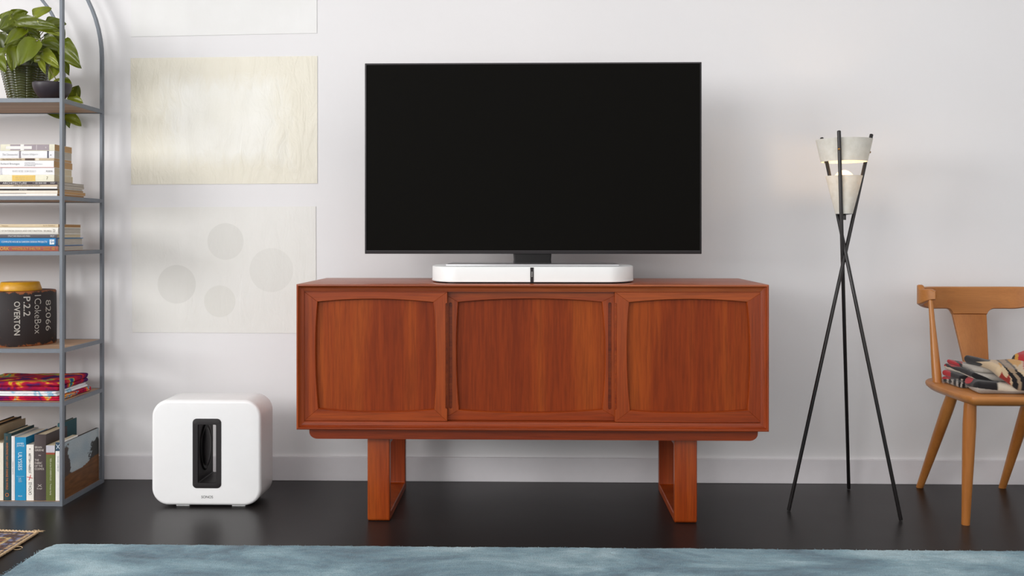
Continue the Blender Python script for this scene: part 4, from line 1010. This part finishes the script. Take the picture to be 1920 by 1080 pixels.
for pts in ([P(88, 118, 3.47), P(97, 136, 3.44), P(107, 152, 3.44), P(120, 166, 3.5), P(128, 180, 3.62)], [P(128, 180, 3.62), P(129, 190, 3.712), P(126, 205, 3.714), P(122, 214, 3.714)],
            [P(115, 126, 3.53), P(118, 140, 3.56), P(118, 150, 3.56)], [P(110, 118, 3.50), P(121, 108, 3.5), P(124, 100, 3.48)], [P(126, 206, 3.714), P(110, 204, 3.713), P(92, 205, 3.71)]):
    tube(stems, pts, 0.0019, 8)
lo = obj('foliage', LB, lm, plant, smooth=True)
ca = lo.data.color_attributes.new('Col', 'FLOAT_COLOR', 'POINT')
for i, c in enumerate(leafcol): ca.data[i].color = (*lin(c), 1)
obj('stem', stems, plain('stem_green', (112, 104, 50), 0.5), plant, smooth=True)
bm = new(); bY = 3.44; bcx3 = PX(98, bY); brr = 34.5*bY/FPX; bzz = PZ(98, 157, bY); rb_ = 0.033
prof = [(0.0001, z1s+0.0003), (rb_-0.003, z1s+0.0003), (rb_, z1s+0.003)]+[(rb_+(brr-rb_)*math.sin(t*PI/2), z1s+0.003+(bzz-z1s-0.003)*t**1.3) for t in [k_/12 for k_ in range(1, 13)]]
prof += [(brr-0.0025, bzz+0.0005), (brr-0.005, bzz-0.004), (brr*0.8, z1s+0.022), (0.030, z1s+0.010), (0.0001, z1s+0.007)]
lathe(bm, prof, bcx3, bY, 64); tag(obj('bowl', bm, plain('charcoal_glaze', (52, 46, 52), 0.4, 0.4), None, smooth=True), 'small charcoal bowl beside the plant pot on the top shelf', 'bowl')

# ---------------------------------------------------------------- rugs
def rug_mat():
    m = Mat('blue_viscose_pile'); v = m.coord((0.45, 1, 1)); f = m.noise(v, 5.0, 5, 0.62, 0.5); g = m.noise(m.coord((1, 0.55, 1), (0, 0, 0.5)), 330, 3, 0.7); h = m.noise(m.coord((0.3, 1, 1), (0, 0, -0.4)), 60, 3, 0.6)
    col = m.ramp(f, [(0.36, lin((66, 98, 114))), (0.48, lin((106, 143, 158))), (0.56, lin((134, 168, 180))), (0.66, lin((172, 200, 208)))])
    col = m.mix(col, m.ramp(g, [(0.32, (0.62, 0.67, 0.70)), (0.68, (1.3, 1.28, 1.26))]), 0.9, 'MULTIPLY')
    col = m.mix(col, m.ramp(h, [(0.3, (0.85, 0.87, 0.88)), (0.7, (1.1, 1.1, 1.1))]), 0.8, 'MULTIPLY')
    m.l(col, m.b.inputs['Base Color']); m.set(Roughness=0.75, Specular_IOR_Level=0.2, Sheen_Weight=0.35, Sheen_Roughness=0.4); m.bump(g, 0.9, 0.003); return m.m
c0 = FL(92, 1019, 0.012); rx0, rx1, ry1 = FL(78, 1028, 0.012).x, 2.6, c0.y
bm = new(); out = []
xs = []
nx, ny = 640, 90; ry0 = 1.6
V = []
for j in range(ny+1):
    y = ry0+(ry1-ry0)*(1-(1-j/ny)**1.6); row = []
    for i in range(nx+1):
        x = rx0+(rx1-rx0)*i/nx
        yy = y+0.0030*noise.noise(Vector((x*60, 1, 0)))*(j == ny)+0.004*noise.noise(Vector((x*5, 1, 0)))*(j/ny)
        xx = x+0.0025*noise.noise(Vector((y*60, 9, 0)))*(i == 0)
        rc = 0.05; dx_, dy_ = xx-(rx0+rc), yy-(ry1-rc)
        if dx_ < 0 and dy_ > 0:
            q = max(-dx_, dy_); l_ = math.hypot(dx_, dy_) or 1
            xx, yy = rx0+rc+dx_/l_*q, ry1-rc+dy_/l_*q
        e = min(i*0.0065, (ny-j)*0.008, 0.02)
        z = 0.012*min(1, 0.35+e/0.014)+0.0016*noise.noise(Vector((x*45, y*45, 0)))+0.0012*noise.noise(Vector((x*120, y*120, 3)))
        if i == 0 or j == ny or i == nx or j == 0: z = 0.0004
        row.append(bm.verts.new((xx, yy, max(z, 0.0004))))
    V.append(row)
for j in range(ny):
    for i in range(nx): bm.faces.new((V[j][i], V[j][i+1], V[j+1][i+1], V[j+1][i]))
r_ = bmesh.ops.extrude_edge_only(bm, edges=[e for e in bm.edges if e.is_boundary])
for v in r_['geom']:
    if isinstance(v, bmesh.types.BMVert): v.co.z = 0.0
random.seed(11)
for k_ in range(2600):
    if k_ < 2000:
        x = random.uniform(rx0+0.05, rx1); y = ry1+0.004*noise.noise(Vector((x*5, 1, 0)))+random.uniform(-0.008, 0.001); dy_, dx_ = random.uniform(0.001, 0.005), random.uniform(-0.003, 0.003)
    else:
        y = random.uniform(ry0, ry1-0.04); x = rx0+random.uniform(-0.001, 0.008); dx_, dy_ = -random.uniform(0.001, 0.004), random.uniform(-0.003, 0.003)
    z = random.uniform(0.003, 0.0115); r = random.uniform(0.0009, 0.0018); hgt = random.uniform(0.001, 0.0045)
    q = [bm.verts.new((x+r*math.cos(a), y+r*math.sin(a), z)) for a in (0, 2.1, 4.2)]; t_ = bm.verts.new((x+dx_, y+dy_, z+hgt))
    for i in range(3): bm.faces.new((q[i], q[(i+1) % 3], t_))
tag(obj('area_rug', bm, rug_mat(), None, smooth=True), 'large pale blue pile rug across the front of the floor', 'rug')
# tufts of pile along the far rug edge stay in the rug outline; kilim corner at left
A0, A1, A2 = FL(71, 1001), FL(0, 998), FL(0, 1046)
d1 = (A1-A0).normalized(); d2 = (A2-A0).normalized(); L1, L2 = 0.9, 0.55
kr = thing('patterned_rug', 'small patterned woven rug with cream binding, corner showing at lower left', 'rug', tuple(A0+d1*0.3+d2*0.2))
bm = new(); n1_, n2_ = 150, 110
G = [[bm.verts.new(A0+d1*L1*i/n1_+d2*L2*j/n2_+Vector((0, 0, 0.0045+0.001*noise.noise(Vector((i*0.5, j*0.5, 0)))))) for i in range(n1_+1)] for j in range(n2_+1)]
for j in range(n2_):
    for i in range(n1_): bm.faces.new((G[j][i], G[j+1][i], G[j+1][i+1], G[j][i+1]))
r_ = bmesh.ops.extrude_edge_only(bm, edges=[e for e in bm.edges if e.is_boundary])
for v in r_['geom']:
    if isinstance(v, bmesh.types.BMVert): v.co.z = 0.0
bmesh.ops.recalc_face_normals(bm, faces=bm.faces)
km = attr_mat('woven_rug', 0.9, 0.45, 260, 0.1, 0.8, 0.003)
ko = obj('woven_field', bm, km, kr)
ko_o = origin_of(kr)
M2 = Matrix(((d1.x, d2.x), (d1.y, d2.y))).inverted()
def kcol(co):
    q = co+ko_o-A0; s, t = M2 @ Vector((q.x, q.y)); e = min(s, t)
    n_ = noise.noise(Vector((s*55, t*55, 0))); m_ = noise.noise(Vector((s*110, t*110, 5)))
    if e < 0.018: return (70, 48, 42) if n_ > -0.15 else (104, 104, 132)
    if e < 0.025: return (200, 168, 126) if m_ > -0.1 else (80, 50, 40)
    if e < 0.06: return (92, 56, 44) if n_ > 0.1 else ((120, 120, 152) if n_ < -0.15 else (60, 46, 48))
    if e < 0.066: return (206, 178, 120)
    if abs(((s+t)*18) % 1-0.5) < 0.12: return (196, 166, 96)
    return (146, 88, 56) if n_ > -0.1 else (62, 46, 46)
paint(ko, kcol)
cream = plain('cream_cord', (206, 178, 142), 0.9, 0.1, 0, 0.15, 300)
for d, L in ((d1, L1), (d2, L2)):
    bm = new(); perp = Vector((-d.y, d.x, 0))
    for ph in (0, PI):
        tube(bm, [A0+d*(L*i/220)+Vector((0, 0, 0.0055))+(perp*math.cos(i*1.1+ph)+Vector((0, 0, 1))*math.sin(i*1.1+ph))*0.0022+perp*0.0015*noise.noise(Vector((i*0.3, 0, 0))) for i in range(221)], 0.0028, 6)
    for v in bm.verts: v.co.z = max(0.0, v.co.z)
    obj('edge_cord', bm, cream, kr, smooth=True)
bm = new()
for i in range(16):
    a = random.uniform(-0.9, 2.4); l_ = random.uniform(0.008, 0.024); s = A0+Vector((random.uniform(-0.012, 0.004), random.uniform(-0.006, 0.006), 0.004))
    tube(bm, [s, s+Vector((math.cos(a)*l_*0.5, math.sin(a)*l_*0.5, 0.004)), s+Vector((math.cos(a+0.4)*l_, math.sin(a+0.4)*l_, 0.002))], 0.0011, 5)
lp = A0+d2*0.145-Vector((-0.008, 0.004, 0))
tube(bm, [lp+Vector((0.014*math.cos(a)+0.004, 0.009*math.sin(a), 0.003+0.002*math.sin(a))) for a in [2*PI*k_/20 for k_ in range(20)]], 0.0011, 5)
obj('fringe', bm, cream, kr, smooth=True)
